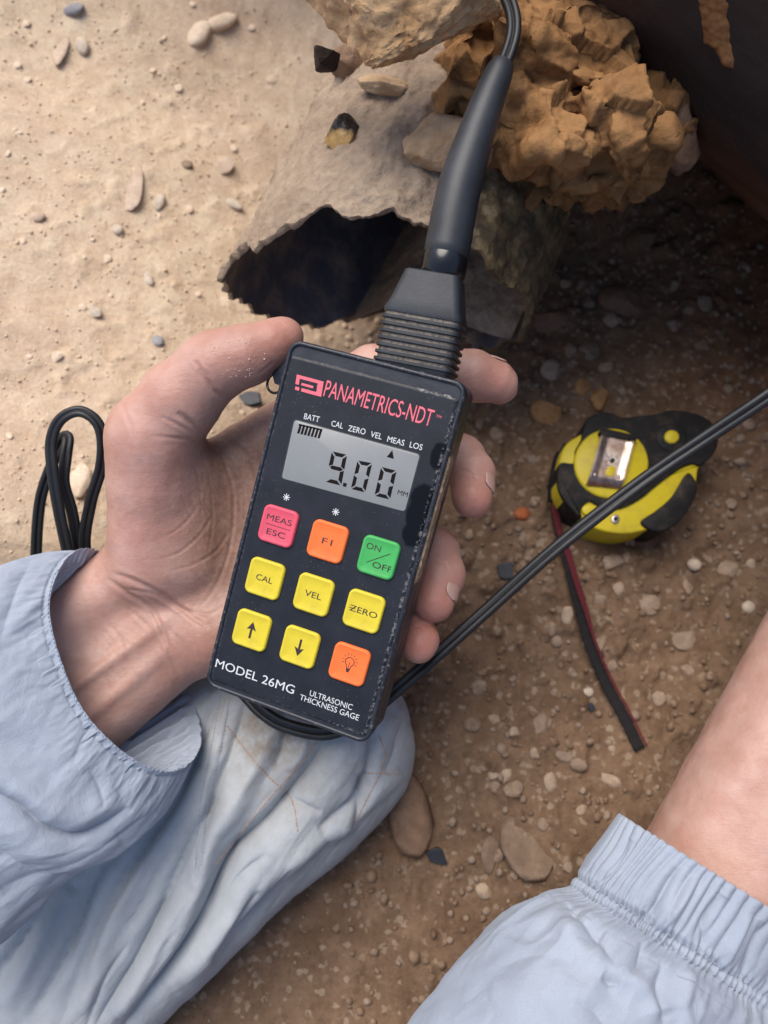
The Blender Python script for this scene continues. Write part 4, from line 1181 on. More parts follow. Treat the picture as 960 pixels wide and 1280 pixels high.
Vo = Vo + No * (.0028 * fbm(Vo * 30, 3) - .0016 * np.maximum(0, .2 - np.abs(fbm(Vo * 38 + 4, 3))) * 4 + facets(Vo, 260, 6, .5, .0016) + .4 * facets(Vo, 1800, 9, .5, .0008) + .0010 * fbm(Vo * 150, 4, .6))[:, None]
Vo = relax(Vo, fo, 1, .25)
tag(obj('rock', mesh('rock', toW(Vo), fo, M['orange_rock'])), 'crumbling ochre rock mass packed between the broken pipe and the dark steel pipe', 'rock')

def skin_mat():
    t = NT('skin'); dirt, red_ = t.attr('dirt'), t.attr('blush')
    n1, n2, n3 = t.noise(55, 4, .55), t.noise(420, 5, .6), t.noise(1400, 3, .6)
    lines = t.noise(170, 3, .5, .5, None, (1, 5, 2, 0, 0, .65))
    c = t.mix(t.ramp(n1, (.35, 0.0), (.68, 1.0)), (.45, .25, .192), (.54, .342, .28))
    c = t.mix(t.math('MULTIPLY', t.ramp(t.noise(130, 4, .6), (.5, 0.0), (.68, 1.0)), .35), c, (.44, .20, .15))
    c = t.mix(red_, c, (.45, .17, .12))
    c = t.mix(t.math('MULTIPLY', dirt, t.ramp(n2, (.3, .55), (.62, 1.0))), c, (.205, .115, .075))
    c = t.mix(t.ramp(n2, (.62, 0.0), (.78, .22)), c, (.36, .15, .10))
    spk = t.ramp(t.vor(420), (.03, .5), (.09, 0.0))
    c = t.mix(t.math('MULTIPLY', spk, dirt), c, (.5, .42, .34))
    t.col(c); t.rough(.46); t.set(Subsurface_Weight=.18, Subsurface_Scale=.006, Specular_IOR_Level=.42)
    t.b.inputs['Subsurface Radius'].default_value = (1.0, .35, .18)
    t.bump(t.vor(1100, 'DISTANCE_TO_EDGE'), .00022, .5); t.bump(lines, .0004, .25); t.bump(n2, .00035, .6); t.bump(n3, .00012, .6); return t.m
M['skin'] = skin_mat()
M['nail'] = simple('nail', (.47, .29, .235), .34, .08, 300, .00003)

# ------------------------------------------------------------------ the gripping hand (one continuous surface)
HH = .00085
Fd = Field((-.186, -.165, -.452), (.064, .095, -.318), HH)
def chain(F, pts, k=.003):
    for a, b in zip(pts[:-1], pts[1:]): Fd.cap(F, Q(*a[:3]), Q(*b[:3]), a[3], b[3], k)
palm = Fd.new()
# forearm and wrist
for (ax0, ay0, ad, bx, by, bd, ra, rb) in ((170, 716, .391, -48, 862, .380, .0178, .023), (236, 800, .394, 30, 960, .382, .0172, .023), (214, 770, .397, 0, 935, .385, .021, .026), (226, 748, .402, 20, 925, .392, .018, .022)):
    Fd.cap(palm, Q(ax0, ay0, ad), Q(bx, by, bd), ra, rb, .010)
# thenar, palm body, heel of the hand
Fd.cap(palm, Q(188, 700, .384), Q(191, 560, .370), .0205, .0195, .008)
Fd.cap(palm, Q(232, 700, .389), Q(236, 590, .384), .021, .0175, .010)
Fd.cap(palm, Q(262, 792, .390), Q(330, 745, .396), .0195, .0140, .010)
Fd.cap(palm, Q(250, 700, .398), Q(345, 600, .398), .016, .0135, .010)
Fd.cap(palm, Q(262, 740, .398), Q(345, 670, .398), .0165, .0135, .010)
Fd.cap(palm, Q(240, 650, .398), Q(335, 545, .396), .0165, .0130, .010)
Fd.cap(palm, Q(240, 615, .396), Q(300, 560, .397), .0135, .0115, .008)
# thumb
th_ = Fd.new()
chain(th_, [(190, 600, .372, .0185), (192, 545, .366, .0200), (226, 500, .360, .0172), (262, 462, .356, .0146), (290, 450, .354, .0140)], .006)
chain(th_, [(275, 453, .355, .0138), (312, 443, .3535, .0126), (344, 428, .3535, .0102), (357, 420, .354, .0080)], .004)
hand = smin(palm, th_, .007)
# fingers run behind the gauge and curl round its right flank
fing = None
for c in ([(330, 552, .395, .0125), (395, 495, .392, .0118), (465, 460, .390, .0110), (556, 464, .386, .0112), (592, 470, .384, .0122), (620, 478, .384, .0098), (626, 482, .385, .0085)],
          [(345, 606, .398, .0125), (440, 575, .398, .0115), (530, 556, .395, .0110), (576, 572, .386, .0110), (590, 592, .378, .0106), (590, 622, .370, .0096)],
          [(345, 670, .398, .0120), (430, 655, .398, .0110), (505, 655, .394, .0105), (546, 690, .384, .0108), (552, 718, .376, .0108), (542, 752, .369, .0098)],
          [(335, 735, .396, .0105), (410, 735, .395, .0098), (480, 745, .389, .0090), (518, 778, .378, .0083), (526, 800, .371, .0080), (523, 808, .369, .0078)]):
    F1 = Fd.new(); chain(F1, c, .0035)
    fing = F1 if fing is None else smin(fing, F1, .0016)
hand = smin(hand, fing, .006)
# tendons and veins under the wrist skin
for a, b, r in (((212, 774, .3768), (75, 872, .3645), .0011), ((230, 796, .3782), (100, 905, .3658), .0010)):
    Fd.cap(hand, Q(*a), Q(*b), r, r, .005)
Vh, fh = surface_nets(hand, Fd.lo, HH)
Vh = relax(Vh, fh, 3)
Nh = vnormals(Vh, fh); px = cpx(Vh); facing = np.clip(Nh[:, 2] * 1.5, 0, 1)
disp = np.zeros(len(Vh))
def crease(pts, w, d, ends=True):
    global disp
    r, t, s_ = poly_dist(px, resample(catmull(pts, 40), 24))
    g = d * np.exp(-(r / w) ** 2) * (np.sin(np.clip(t, 0, 1) * np.pi) ** .5 if ends else 1)
    disp -= g * facing; disp += .35 * d * np.exp(-((r - 2.1 * w) / w) ** 2) * facing * (np.sin(t * np.pi) ** .5 if ends else 1)
for pts, w, d in (
    ([(247, 462), (258, 474), (270, 490), (285, 497), (302, 487)], 3.0, .0011), ([(243, 450), (252, 462), (262, 470)], 2.2, .0006),
    ([(222, 515), (240, 530), (256, 544), (262, 556)], 3.2, .0013), ([(200, 520), (225, 532), (250, 545)], 2.2, .0005), ([(190, 545), (225, 548), (255, 552)], 2, .0004),
    ([(258, 545), (285, 552), (310, 570), (322, 600), (318, 640), (308, 680)], 2.6, .0006), ([(262, 552), (282, 580), (292, 625), (288, 680), (272, 728), (248, 762)], 2.0, .0003),
    ([(250, 560), (262, 600), (266, 650), (258, 700)], 1.6, .00015), ([(240, 565), (250, 610), (252, 655)], 1.5, .00012), ([(275, 565), (304, 610), (306, 650)], 1.5, .0002),
    ([(140, 716), (172, 728), (205, 745), (236, 768), (262, 786)], 3.0, .0010), ([(132, 722), (160, 742), (188, 760), (204, 790), (216, 825), (226, 850)], 2.6, .0008),
    ([(150, 735), (190, 742), (225, 760), (258, 768), (280, 758)], 2.0, .0005), ([(160, 760), (190, 790), (205, 826)], 2.2, .0005), ([(120, 760), (150, 800), (170, 850)], 2.2, .0003),
    ([(196, 700), (225, 690), (250, 668), (268, 640)], 1.6, .0003), ([(205, 672), (230, 655), (250, 630)], 1.5, .00025), ([(210, 715), (240, 706), (268, 690), (290, 660)], 1.6, .0003),
    ([(150, 500), (162, 530), (170, 560)], 2.5, .0003), ([(322, 467), (330, 462), (342, 452)], 1.6, .0003),
    ([(598, 600), (586, 590), (574, 588)], 1.8, .0004), ([(562, 712), (550, 702), (535, 704)], 1.8, .0004), ([(532, 790), (524, 783), (512, 786)], 1.6, .0003)):
    crease(pts, w, d)
for k in range(34):                     # fine skin folds over the ball of the thumb
    x0 = 215 + 3.0 * k + rng.uniform(-3, 3); y0 = 555 + rng.uniform(0, 150); L = rng.uniform(18, 55)
    a = math.radians(rng.uniform(35, 75)); crease([(x0, y0), (x0 + .5 * L * math.cos(a), y0 + .5 * L * math.sin(a) + rng.uniform(-3, 3)), (x0 + L * math.cos(a), y0 + L * math.sin(a))], 1.2, rng.uniform(.00005, .00014))
for k in range(16):
    x0 = rng.uniform(110, 205); y0 = rng.uniform(740, 850); L = rng.uniform(20, 50); a = math.radians(rng.uniform(40, 62))
    crease([(x0, y0), (x0 + .5 * L * math.cos(a) + rng.uniform(-3, 3), y0 + .5 * L * math.sin(a)), (x0 + L * math.cos(a), y0 + L * math.sin(a))], 1.4, rng.uniform(.0001, .00025))
disp += .00035 * fbm(Vh * 90, 3)
Vh = Vh + Nh * disp[:, None]
def blob(cx, cy, rx, ry): return np.exp(-((px[:, 0] - cx) / rx) ** 2 - ((px[:, 1] - cy) / ry) ** 2)
dirt = np.clip(.95 * blob(300, 600, 65, 120) + .35 * blob(260, 700, 70, 90) + .30 * blob(330, 430, 60, 30) + .3 * blob(170, 830, 80, 60) + .3 * blob(600, 480, 45, 40) + .25 * blob(575, 610, 20, 40) + .2 * blob(230, 800, 60, 60), 0, .8)
blush = np.clip(.75 * blob(345, 425, 40, 35) + .45 * blob(290, 460, 50, 40) + .6 * blob(618, 478, 30, 40) + .75 * blob(590, 630, 40, 45) + .75 * blob(545, 750, 45, 50) + .75 * blob(522, 808, 30, 30) + .35 * blob(240, 830, 50, 50) + .35 * blob(200, 620, 70, 120), 0, .9)

# ------------------------------------------------------------------ the far forearm
F2o = Field((.085, -.20, -.43), (.26, .06, -.30), .0016)
arm = F2o.new()
for a, b, ra, rb in (((848, 1210, .376), (1120, 690, .390), .0405, .0375), ((945, 1190, .376), (1090, 900, .382), .038, .037)):
    F2o.cap(arm, Q(*a), Q(*b), ra, rb, .012)
Va, fa = surface_nets(arm, F2o.lo, .0016); Va = relax(Va, fa, 3); Na = vnormals(Va, fa)
pa_ = cpx(Va); ra_, ta_, sa_ = poly_dist(pa_, np.array([(1010, 830), (960, 905), (905, 985), (860, 1045)], float))
Va = Va + Na * (.0006 * fbm(Va * 60, 3) + .0016 * np.exp(-(ra_ / 24) ** 2) - .0008 * np.exp(-((ra_ - 45) / 20) ** 2) * (sa_ < 0))[:, None]
me = mesh('body', toW(np.concatenate([Vh, Va])), np.concatenate([fh, fa + len(Vh)]), M['skin'])
set_attr(me, 'dirt', np.concatenate([dirt, np.full(len(Va), .0)])); set_attr(me, 'blush', np.concatenate([blush, np.full(len(Va), .0)]))
person = tag(obj('person', me), 'person in pale blue work clothes kneeling, gripping the gauge in one bare hand', 'person')

def nail(c, axis, nrm_, rad, w, l):
    c, axis, n_ = np.array(c), np.array(axis, float), np.array(nrm_, float)
    axis /= np.linalg.norm(axis); n_ -= (n_ @ axis) * axis; n_ /= np.linalg.norm(n_); s_ = np.cross(axis, n_)
    V = []; nu_, nv_ = 14, 12
    for i in range(nu_):
        t = i / (nu_ - 1) * 2 - 1
        for j in range(nv_):
            q = j / (nv_ - 1) * 2 - 1; qq = q * math.sqrt(max(0, 1 - abs(t) ** 3.4))
            an = qq * w / 2 / rad
            V.append(c + axis * t * l / 2 + n_ * (rad * math.cos(an) - .00015 - .0005 * t * t - .0002 * q ** 4) + s_ * rad * math.sin(an))
    V = np.array(V); B = V - n_ * .0006; n0 = nu_ * nv_
    f = [tuple(r) for r in grid_faces(nu_, nv_)]; f += [tuple(x + n0 for x in r[::-1]) for r in f]
    e = [i * nv_ for i in range(nu_)] + [(nu_ - 1) * nv_ + j for j in range(1, nv_)] + [i * nv_ + nv_ - 1 for i in range(nu_ - 2, -1, -1)] + list(range(nv_ - 2, 0, -1))
    for a, b in zip(e, e[1:] + e[:1]): f.append((a, b, b + n0, a + n0))
    me = tri_fan_fix(mesh('fingernail', toW(np.concatenate([V, B])), f, M['nail'])); return me, toW(B)
def add_nail(c, d, axis, n_, rad, w, l):
    me, _ = nail(Q(c[0], c[1], d), axis, n_, rad, w, l); return obj('fingernail', me, person)
add_nail((591, 608), .3735, Q(590, 630, .366) - Q(591, 590, .378), (.80, .0, .60), .0108, .0105, .0115)
add_nail((546, 738), .3720, Q(541, 758, .367) - Q(551, 716, .3765), (.74, -.02, .68), .0111, .0108, .0120)
add_nail((524, 800), .3705, Q(522, 814, .367) - Q(526, 790, .373), (.76, .0, .65), .0084, .0085, .0092)
add_nail((612, 473), .3835, Q(626, 482, .385) - Q(592, 470, .384), (.15, .95, -.05), .0112, .0105, .0110)

# ------------------------------------------------------------------ cloth
def cloth_mat(name, a, b, grime=(.2, .17, .13), gr=.0, weave=2600):
    t = NT(name); n1, n2 = t.noise(28, 4, .55), t.noise(weave, 2, .5); n3 = t.noise(150, 5, .6)
    c = t.mix(t.ramp(n1, (.3, 0.0), (.7, 1.0)), a, b)
    g = t.math('MULTIPLY', t.attr('grime'), t.ramp(n3, (.3, .25), (.65, 1.0)))
    c = t.mix(g, c, grime); c = t.mix(.16, c, t.ramp(n2, (.3, .3), (.7, .7)), 'OVERLAY')
    spk = t.ramp(t.vor(260), (.02, .6), (.05, 0.0)); c = t.mix(t.math('MULTIPLY', spk, t.ramp(n3, (.5, 0.0), (.7, 1.0))), c, (.08, .07, .06))
    t.col(c); t.rough(.85); t.set(Specular_IOR_Level=.25, Sheen_Weight=.12)
    cr = t.math('ABSOLUTE', t.math('SUBTRACT', t.noise(38, 5, .6, .8), .5)); cr = t.ramp(cr, (0.0, 0.0), (.16, 1.0))
    t.bump(cr, .0007, .3); t.bump(n3, .0006, .4); t.bump(n2, .00035, .6); return t.m
M['jacket'] = cloth_mat('jacket_cloth', (.285, .32, .38), (.34, .378, .44))
M['trouser'] = cloth_mat('trouser_cloth', (.34, .37, .40), (.43, .455, .47), (.22, .175, .125))
M['thread'] = simple('thread', (.30, .34, .42), .8, .15, 900)
M['orange_thread'] = simple('orange_thread', (.46, .26, .14), .8, .15, 900)

def param_normals(G):
    du = np.gradient(G, axis=0); dv_ = np.gradient(G, axis=1); n = np.cross(du, dv_); return n / (np.linalg.norm(n, axis=-1)[..., None] + 1e-12)
def gauss(x, w): return np.exp(-(x / w) ** 2)
def fold(px_, pts, w, d, skew_=0.0, ends=.6):
    r, t, s_ = poly_dist(px_, resample(catmull(pts, 50), 30)); env = np.sin(np.clip(t, 0, 1) * np.pi) ** ends if ends else 1
    ww = np.where(s_ > 0, w * (1 + skew_), w * (1 - skew_)); return d * (np.exp(-(r / ww) ** 2) if d > 0 else np.exp(-(r / (ww * .85)) ** 1.15)) * env

def finish_cloth(name, G, closed_v, m, parent, grime=None, extra=None):
    nu_, nv_ = G.shape[:2]
    me = mesh(name, G.reshape(-1, 3), grid_faces(nu_, nv_, cv=closed_v), m)
    set_attr(me, 'grime', np.zeros(nu_ * nv_) if grime is None else grime.ravel())
    return obj(name, me, parent)
def stitches(name, pts, bvh, m, parent, step=7.0, ln=4.2, rad=.00028, wob=0.0, lift=.0001):
    p = resample(catmull(np.array(pts, float), 200), 400); L = np.linalg.norm(np.diff(p, axis=0), axis=1).sum()
    n = int(L / step); V, F = [], []; b0 = 0
    for k in range(n):
        t0_, t1_ = k * step / L, (k * step + ln) / L
        a = p[min(399, int(t0_ * 399))] + rng.normal(0, wob, 2); b = p[min(399, int(t1_ * 399))] + rng.normal(0, wob, 2)
        ha, na = cast(bvh, *a); hb, nb = cast(bvh, *b)
        if ha is None or hb is None or np.linalg.norm(ha - hb) > .006 or np.linalg.norm(ha - hb) < 1e-5: continue
        mid = (ha + hb) / 2 + (na + nb) / 2 * rad * 1.1
        v, f = sweep(np.array([ha - na * rad * .6, ha * .75 + hb * .25 + na * (rad * .7 + lift), mid + na * lift, ha * .25 + hb * .75 + na * (rad * .7 + lift), hb - nb * rad * .6]), circ(rad, 5), na)
        V.append(v); F += [tuple(i + b0 for i in q) for q in f]; b0 += len(v)
    if not V: return None
    o = obj(name, mesh(name, np.concatenate(V), F, m), parent); o['kind'] = 'stuff'; return o

# --- sleeve round the gripping wrist
rim_pts = [(111, 688, .378), (86, 697, .366), (67, 731, .355), (63, 772, .349), (79, 833, .346), (104, 887, .346), (137, 925, .348), (172, 951, .354), (208, 963, .364), (238, 952, .380), (249, 921, .394), (241, 880, .407), (216, 838, .418), (182, 788, .424), (152, 740, .418), (131, 700, .398)]
RV = 560
Rk = np.array(rim_pts)
ringR = catmull(Rk, RV, True)
Ek = np.column_stack([-190 + 1.45 * (ringR[:, 0] - 160), 1075 + 1.35 * (ringR[:, 1] - 822), .86 * ringR[:, 2] - .002])
NU = 320
su = np.linspace(0, 1, NU)
Rc = np.stack([Q(*q) for q in ringR]); Ec = np.stack([Q(*q) for q in Ek]); ctr_ = Rc.mean(0)
G = Rc[None] * (1 - su[:, None, None]) + Ec[None] * su[:, None, None]
cen_u = G.mean(1, keepdims=True)
G = cen_u + (G - cen_u) * (1 + .16 * np.sin(np.clip(su * 2.2, 0, 1) * np.pi) + .0)[:, None, None]
thv = np.linspace(0, 2 * np.pi, RV, endpoint=False)
Un, Th = np.meshgrid(su, thv, indexing='ij')
cyc = np.stack([np.cos(Th), np.sin(Th)], -1)
def out_dir(G):
    c = G.mean(1, keepdims=True); n = param_normals(np.concatenate([G[:, -3:], G, G[:, :3]], 1))[:, 3:-3]; s_ = np.sign((n * (G - c)).sum(-1).mean()); return n * s_
Nn = out_dir(G); pg_ = cpx(G.reshape(-1, 3))
front = (Nn[..., 2] > -.1).ravel().astype(float)
dsp = .0020 * fbm(np.concatenate([cyc * 1.5, Un[..., None] * 3.2], -1), 4) + .0011 * ridged(np.concatenate([cyc * 2.2, (Un * 2.6 + Th * .25)[..., None]], -1), 2) * np.clip(Un * 4, 0, 1)
dsp -= .0028 * np.maximum(0, .16 - np.abs(fbm(np.concatenate([cyc * 1.3 + 4, (Un * 2.2 + Th * .2)[..., None]], -1), 3))) * np.clip(Un * 5, 0, 1)
dsp += .0005 * ridged(np.concatenate([cyc * 9, Un[..., None] * 9], -1), 2) * np.exp(-((Un - .05) / .09) ** 2)
cyc3 = np.concatenate([cyc * 3, Un[..., None] * 2], -1)
tl_ = np.exp(-(np.minimum(Th, 2 * np.pi - Th) / .9) ** 2) + np.exp(-((Th - 4.3) / .9) ** 2)
dsp += .0006 * tl_ * (.4 + noise3(np.concatenate([cyc * 6 + 3, Un[..., None]], -1)) * 2) * np.sin(Th * 52 + 3 *noise3(cyc3) + 3 * noise3(np.concatenate([cyc * 4, Un[..., None] * 6], -1))) * np.exp(-Un / .07)
fd = np.zeros(G.shape[0] * RV)
for pts, w, d, sk in (([(-20, 985), (20, 1005), (52, 1032), (92, 1045), (130, 1030), (160, 1008)], 7, -.0055, .0), ([(-20, 965), (30, 990), (70, 1012), (110, 1020), (150, 995)], 16, .0035, 0), ([(-10, 1030), (40, 1060), (95, 1075), (150, 1050)], 18, .003, 0),
                      ([(0, 1110), (60, 1085), (120, 1062), (190, 1012)], 12, -.002, 0), ([(110, 960), (125, 985), (128, 1010)], 8, -.0018, 0), ([(40, 700), (20, 740), (0, 800)], 9, -.0015, 0), ([(66, 735), (40, 760), (10, 790)], 8, .0014, 0), ([(60, 780), (30, 800), (0, 815)], 7, -.0012, 0),
                      ([(120, 905), (100, 930), (90, 960)], 9, -.001, 0), ([(180, 955), (170, 980), (150, 1000)], 9, .0012, 0), ([(210, 965), (196, 990), (180, 1003)], 7, -.0012, 0)):
    fd += fold(pg_, pts, w, d, sk)
dsp = dsp + (fd * front).reshape(dsp.shape)
hem = .0009 * np.exp(-((Un - .0) / .010) ** 2) - .0007 * np.exp(-((Un - .018) / .005) ** 2)
G = G + Nn * (dsp + hem)[..., None]
# turned-in inner cuff, gathered by elastic
NI = 110; si = np.linspace(0, 1, NI)[1:]
wr_c = np.stack([Q(165 - 70 * s_, 808 + 55 * s_, .390 - .006 * s_) for s_ in si])
inn = G[0][None] * 1.0
axis_in = (Ec.mean(0) - Rc.mean(0)); axis_in /= np.linalg.norm(axis_in)
Ti = np.broadcast_to(thv, (NI - 1, RV)); Si = np.broadcast_to(si[:, None], (NI - 1, RV))
cin = G[0].mean(0) + axis_in * .052 * si[:, None]
rad0 = G[0] - G[0].mean(0)
shrink = 1 - .035 * np.clip(si * 12, 0, 1) - .20 * np.clip(si - .15, 0, 1) ** 1.0
gath = (.0026 * np.sin(Ti * 58 + 4 * noise3(np.stack([np.cos(Ti) * 4, np.sin(Ti) * 4, Si * 3], -1))) * (.7 + .3 * np.sin(Ti * 9 + 1)) + .0009 * np.sin(Ti * 131 + 6 * Si)) * np.clip(si * 9, 0, 1)[:, None]
Gi = cin[:, None] + rad0[None] * shrink[:, None, None]
nr_ = rad0 / np.linalg.norm(rad0, axis=1)[:, None]
Gi = Gi + nr_[None] * gath[..., None]
full = np.concatenate([Gi[::-1], G], 0)
sl1 = finish_cloth('jacket_sleeve', toW(full), True, M['jacket'], person)
bpy.context.view_layer.update()
b1 = bvh_of(sl1)
rim2 = np.array([(104, 694), (82, 704), (72, 733), (70, 772), (86, 830), (110, 882), (142, 918), (176, 944), (208, 956), (232, 947)])
off_ = rim2 + np.array([(-6, 10), (-9, 8), (-10, 3), (-10, 2), (-9, 5), (-8, 8), (-6, 10), (-3, 11), (0, 10), (3, 9)]) * .9
stitches('hem_stitching', off_, b1, M['thread'], sl1, 5.5, 3.6, .00020)

# --- trouser leg, bent knee toward the probe
cl = np.array([(-330, 1780, .425, 90, 520), (-10, 1370, .430, 92, 420), (150, 1190, .435, 104, 360), (270, 1055, .440, 116, 270), (352, 965, .444, 133, 190), (398, 905, .446, 135, 160), (425, 858, .449, 100, 120), (440, 826, .452, 52, 66), (446, 812, .453, 4, 5)], float)
NU2, NV2 = 420, 460
cc = catmull(cl, NU2)
dirx = np.gradient(cc[:, :2], axis=0); dirx /= np.linalg.norm(dirx, axis=1)[:, None]
prp = np.stack([-dirx[:, 1], dirx[:, 0]], 1)          # image-right side of the leg
tv = np.linspace(0, 2 * np.pi, NV2, endpoint=False)
hw = np.where(np.cos(tv)[None] > 0, cc[:, 3:4], cc[:, 4:5]) * np.cos(tv)[None]
pxg = cc[:, None, :2] + prp[:, None] * hw[..., None]
thick = np.interp(np.linspace(0, 1, NU2), [0, .7, .85, .95, 1], [.046, .046, .040, .024, .002])[:, None]
dg_ = cc[:, 2:3] - thick * np.sign(np.sin(tv))[None] * np.abs(np.sin(tv))[None] ** .72
G = np.stack([(pxg[..., 0] - 480) * dg_ / FPX, (640 - pxg[..., 1]) * dg_ / FPX, -dg_], -1)
Nn = out_dir(G); pg_ = cpx(G.reshape(-1, 3)); front = np.clip(Nn[..., 2].ravel() * 3 + .3, 0, 1)
# folds along the leg, measured from the photograph, metres deep
fd = np.zeros(len(pg_))
VAL, RID = -1, 1
for pts, w, d, sk in (
    ([(415, 910), (400, 945), (372, 985), (330, 1035), (290, 1075), (256, 1150), (190, 1245), (150, 1300)], 13, -.0085, .25),
    ([(440, 905), (425, 960), (395, 1005), (350, 1050), (300, 1105), (262, 1170), (215, 1240)], 22, .005, 0),
    ([(345, 900), (325, 945), (292, 1010), (262, 1050), (248, 1110), (215, 1180), (150, 1275)], 15, .0052, 0),
    ([(305, 880), (290, 930), (268, 990), (252, 1050), (244, 1100)], 8, -.0042, -.2),
    ([(270, 870), (250, 930), (222, 1000), (188, 1050), (128, 1150), (80, 1270)], 11, -.0055, .2),
    ([(250, 960), (214, 1020), (172, 1085), (135, 1165), (105, 1270)], 15, .0042, 0),
    ([(270, 1000), (233, 1065), (176, 1190), (120, 1285)], 8, -.0045, .2),
    ([(236, 1110), (205, 1165), (165, 1235), (130, 1290)], 9, .0028, 0),
    ([(150, 1060), (118, 1100), (86, 1182), (36, 1275)], 10, -.005, -.2), ([(90, 1110), (50, 1180), (5, 1260)], 13, .004, 0), ([(60, 1120), (30, 1170), (-10, 1230)], 9, -.0035, 0),
    ([(478, 925), (450, 985), (402, 1042), (340, 1090), (282, 1150), (225, 1225)], 16, .0052, 0),
    ([(470, 900), (462, 950), (449, 988), (425, 1010), (395, 1030)], 9, -.0050, 0), ([(452, 965), (448, 1000), (438, 1030)], 10, -.004, 0),
    ([(502, 966), (470, 990), (430, 1030), (408, 1045)], 12, .0036, 0), ([(350, 1005), (372, 1003), (400, 1010)], 6, -.0025, 0),
    ([(365, 900), (352, 930), (345, 960)], 9, -.0035, 0), ([(385, 905), (378, 940), (362, 965)], 8, .0022, 0), ([(335, 1060), (300, 1090), (270, 1140)], 6, -.002, 0),
    ([(320, 1100), (300, 1130), (262, 1190)], 7, -.003, 0), ([(360, 1075), (335, 1110), (300, 1150), (262, 1200)], 8, -.0025, 0), ([(505, 900), (495, 940), (480, 965)], 8, -.002, 0),
    ([(285, 870), (272, 935), (254, 1000), (246, 1060)], 3.0, .0012, 0), ([(300, 1045), (292, 1075), (275, 1110), (262, 1140)], 5, -.002, 0), ([(160, 1180), (130, 1225), (108, 1285)], 5, -.0022, 0), ([(215, 1060), (190, 1105), (160, 1165)], 5, -.002, 0)):
    fd += fold(pg_, pts, w * (.8 if d < 0 else .9), d * (1.55 if d < 0 else 1.25), sk, .5)
al = np.stack([pg_[:, 0] / 34 + pg_[:, 1] / 46, (pg_[:, 1] - pg_[:, 0]) / 260, np.zeros(len(pg_))], -1)
fd += .0016 * fbm(al, 4) - .0022 * np.maximum(0, .22 - np.abs(fbm(al * .8 + 5, 2))) + .0006 * fbm(np.column_stack([pg_ / 40, np.zeros(len(pg_))]), 4)
G = G + Nn * (fd * front).reshape(G.shape[:2])[..., None]
gr = np.exp(-((pg_[:, 0] - 340) / 40) ** 2 - ((pg_[:, 1] - 905) / 45) ** 2) * .9 + .28 * np.exp(-((pg_[:, 0] - 400) / 170) ** 2 - ((pg_[:, 1] - 930) / 130) ** 2) + .12
leg = finish_cloth('trouser_leg', toW(G), True, M['trouser'], person, np.clip(gr, 0, 1))
bpy.context.view_layer.update(); b2 = bvh_of(leg)
for pts in ([(283, 907), (298, 926), (315, 948), (340, 975), (365, 1001), (373, 1045)], [(398, 925), (375, 955), (344, 989), (310, 1030), (268, 1082)], [(473, 919), (481, 942), (476, 962), (467, 983), (443, 1030)], [(455, 966), (480, 967), (502, 968)]):
    stitches('orange_stitching', pts, b2, M['orange_thread'], leg, 4.6, 3.4, .00024, .3)
for pts in ([(276, 870), (264, 935), (250, 1010), (244, 1090)], [(287, 872), (275, 937), (259, 1012), (252, 1085)]):
    stitches('seam_stitching', pts, b2, M['thread'], leg, 5, 3.4, .0002)

# --- gathered sleeve on the far forearm
A0, AD, PD = np.array([910., 1112.]), np.array([-.53, .85]), np.array([-.85, -.53])
sa = np.array([-8, 0, 30, 60, 79, 88, 94, 100, 108, 123, 160, 200, 250, 298, 352, 520]); sr = np.array([160, 164, 166, 169, 167, 160, 164, 160, 167, 184, 206, 226, 238, 243, 247, 262])
NU3, NV3 = 420, 620
s_ax = np.concatenate([np.linspace(-8, 130, 220), np.linspace(131, 520, 200)])
rad_ = np.interp(s_ax, sa, sr); k5 = np.exp(-(np.arange(-6, 7) / 2.5) ** 2); rad_ = np.convolve(np.pad(rad_, 6, 'edge'), k5 / k5.sum(), 'valid')
tv = np.linspace(0, 2 * np.pi, NV3, endpoint=False)
dax = np.interp(s_ax, [-8, 100, 300, 520], [.372, .368, .356, .345])
pxg = A0 + s_ax[:, None, None] * AD + (rad_[:, None] * np.cos(tv)[None])[..., None] * PD
dg_ = dax[:, None] - (rad_[:, None] * .37e-3 * .80) * np.sin(tv)[None]
G = np.stack([(pxg[..., 0] - 480) * dg_ / FPX, (640 - pxg[..., 1]) * dg_ / FPX, -dg_], -1)
Nn = out_dir(G); pg_ = cpx(G.reshape(-1, 3)); front = np.clip(Nn[..., 2].ravel() * 3 + .3, 0, 1)
Ss, Tt = np.meshgrid(s_ax, tv, indexing='ij'); cy = np.stack([np.cos(Tt), np.sin(Tt)], -1)
w_r = np.clip((88 - Ss) / 50, 0, 1)
ph_ = Tt * 30 + 5.5 * noise3(np.concatenate([cy * 2.3, Ss[..., None] / 160], -1)) + .5 * np.sin(Ss / 26 + Tt * 6)
am = .6 + .7 * noise3(np.concatenate([cy * 3.1 + 5, Ss[..., None] / 400], -1))
flute = (np.abs(np.sin(ph_)) ** .8 - .5) * am
d3 = .0034 * flute * (.45 + .55 * w_r) * np.exp(-np.maximum(0, Ss - 95) / 40)
d3 += .0011 * np.sin(Tt * 112 + 6 * noise3(np.concatenate([cy * 5, Ss[..., None] / 70], -1))) * np.exp(-((Ss - 94) / 16) ** 2)
d3 += .0030 * ridged(np.concatenate([cy * 3.0, (Ss[..., None] / 170 + .4 * Tt[..., None])], -1), 2) * np.exp(-((Ss - 150) / 55) ** 2)
d3 -= .004 * np.maximum(0, .15 - np.abs(fbm(np.concatenate([cy * 1.6 + 7, Ss[..., None] / 150], -1), 3))) * np.clip((Ss - 100) / 40, 0, 1)
d3 += .0030 * fbm(np.concatenate([cy * 1.7 + 2, Ss[..., None] / 130], -1), 3) * np.clip((Ss - 110) / 80, 0, 1)
fd = np.zeros(len(pg_))
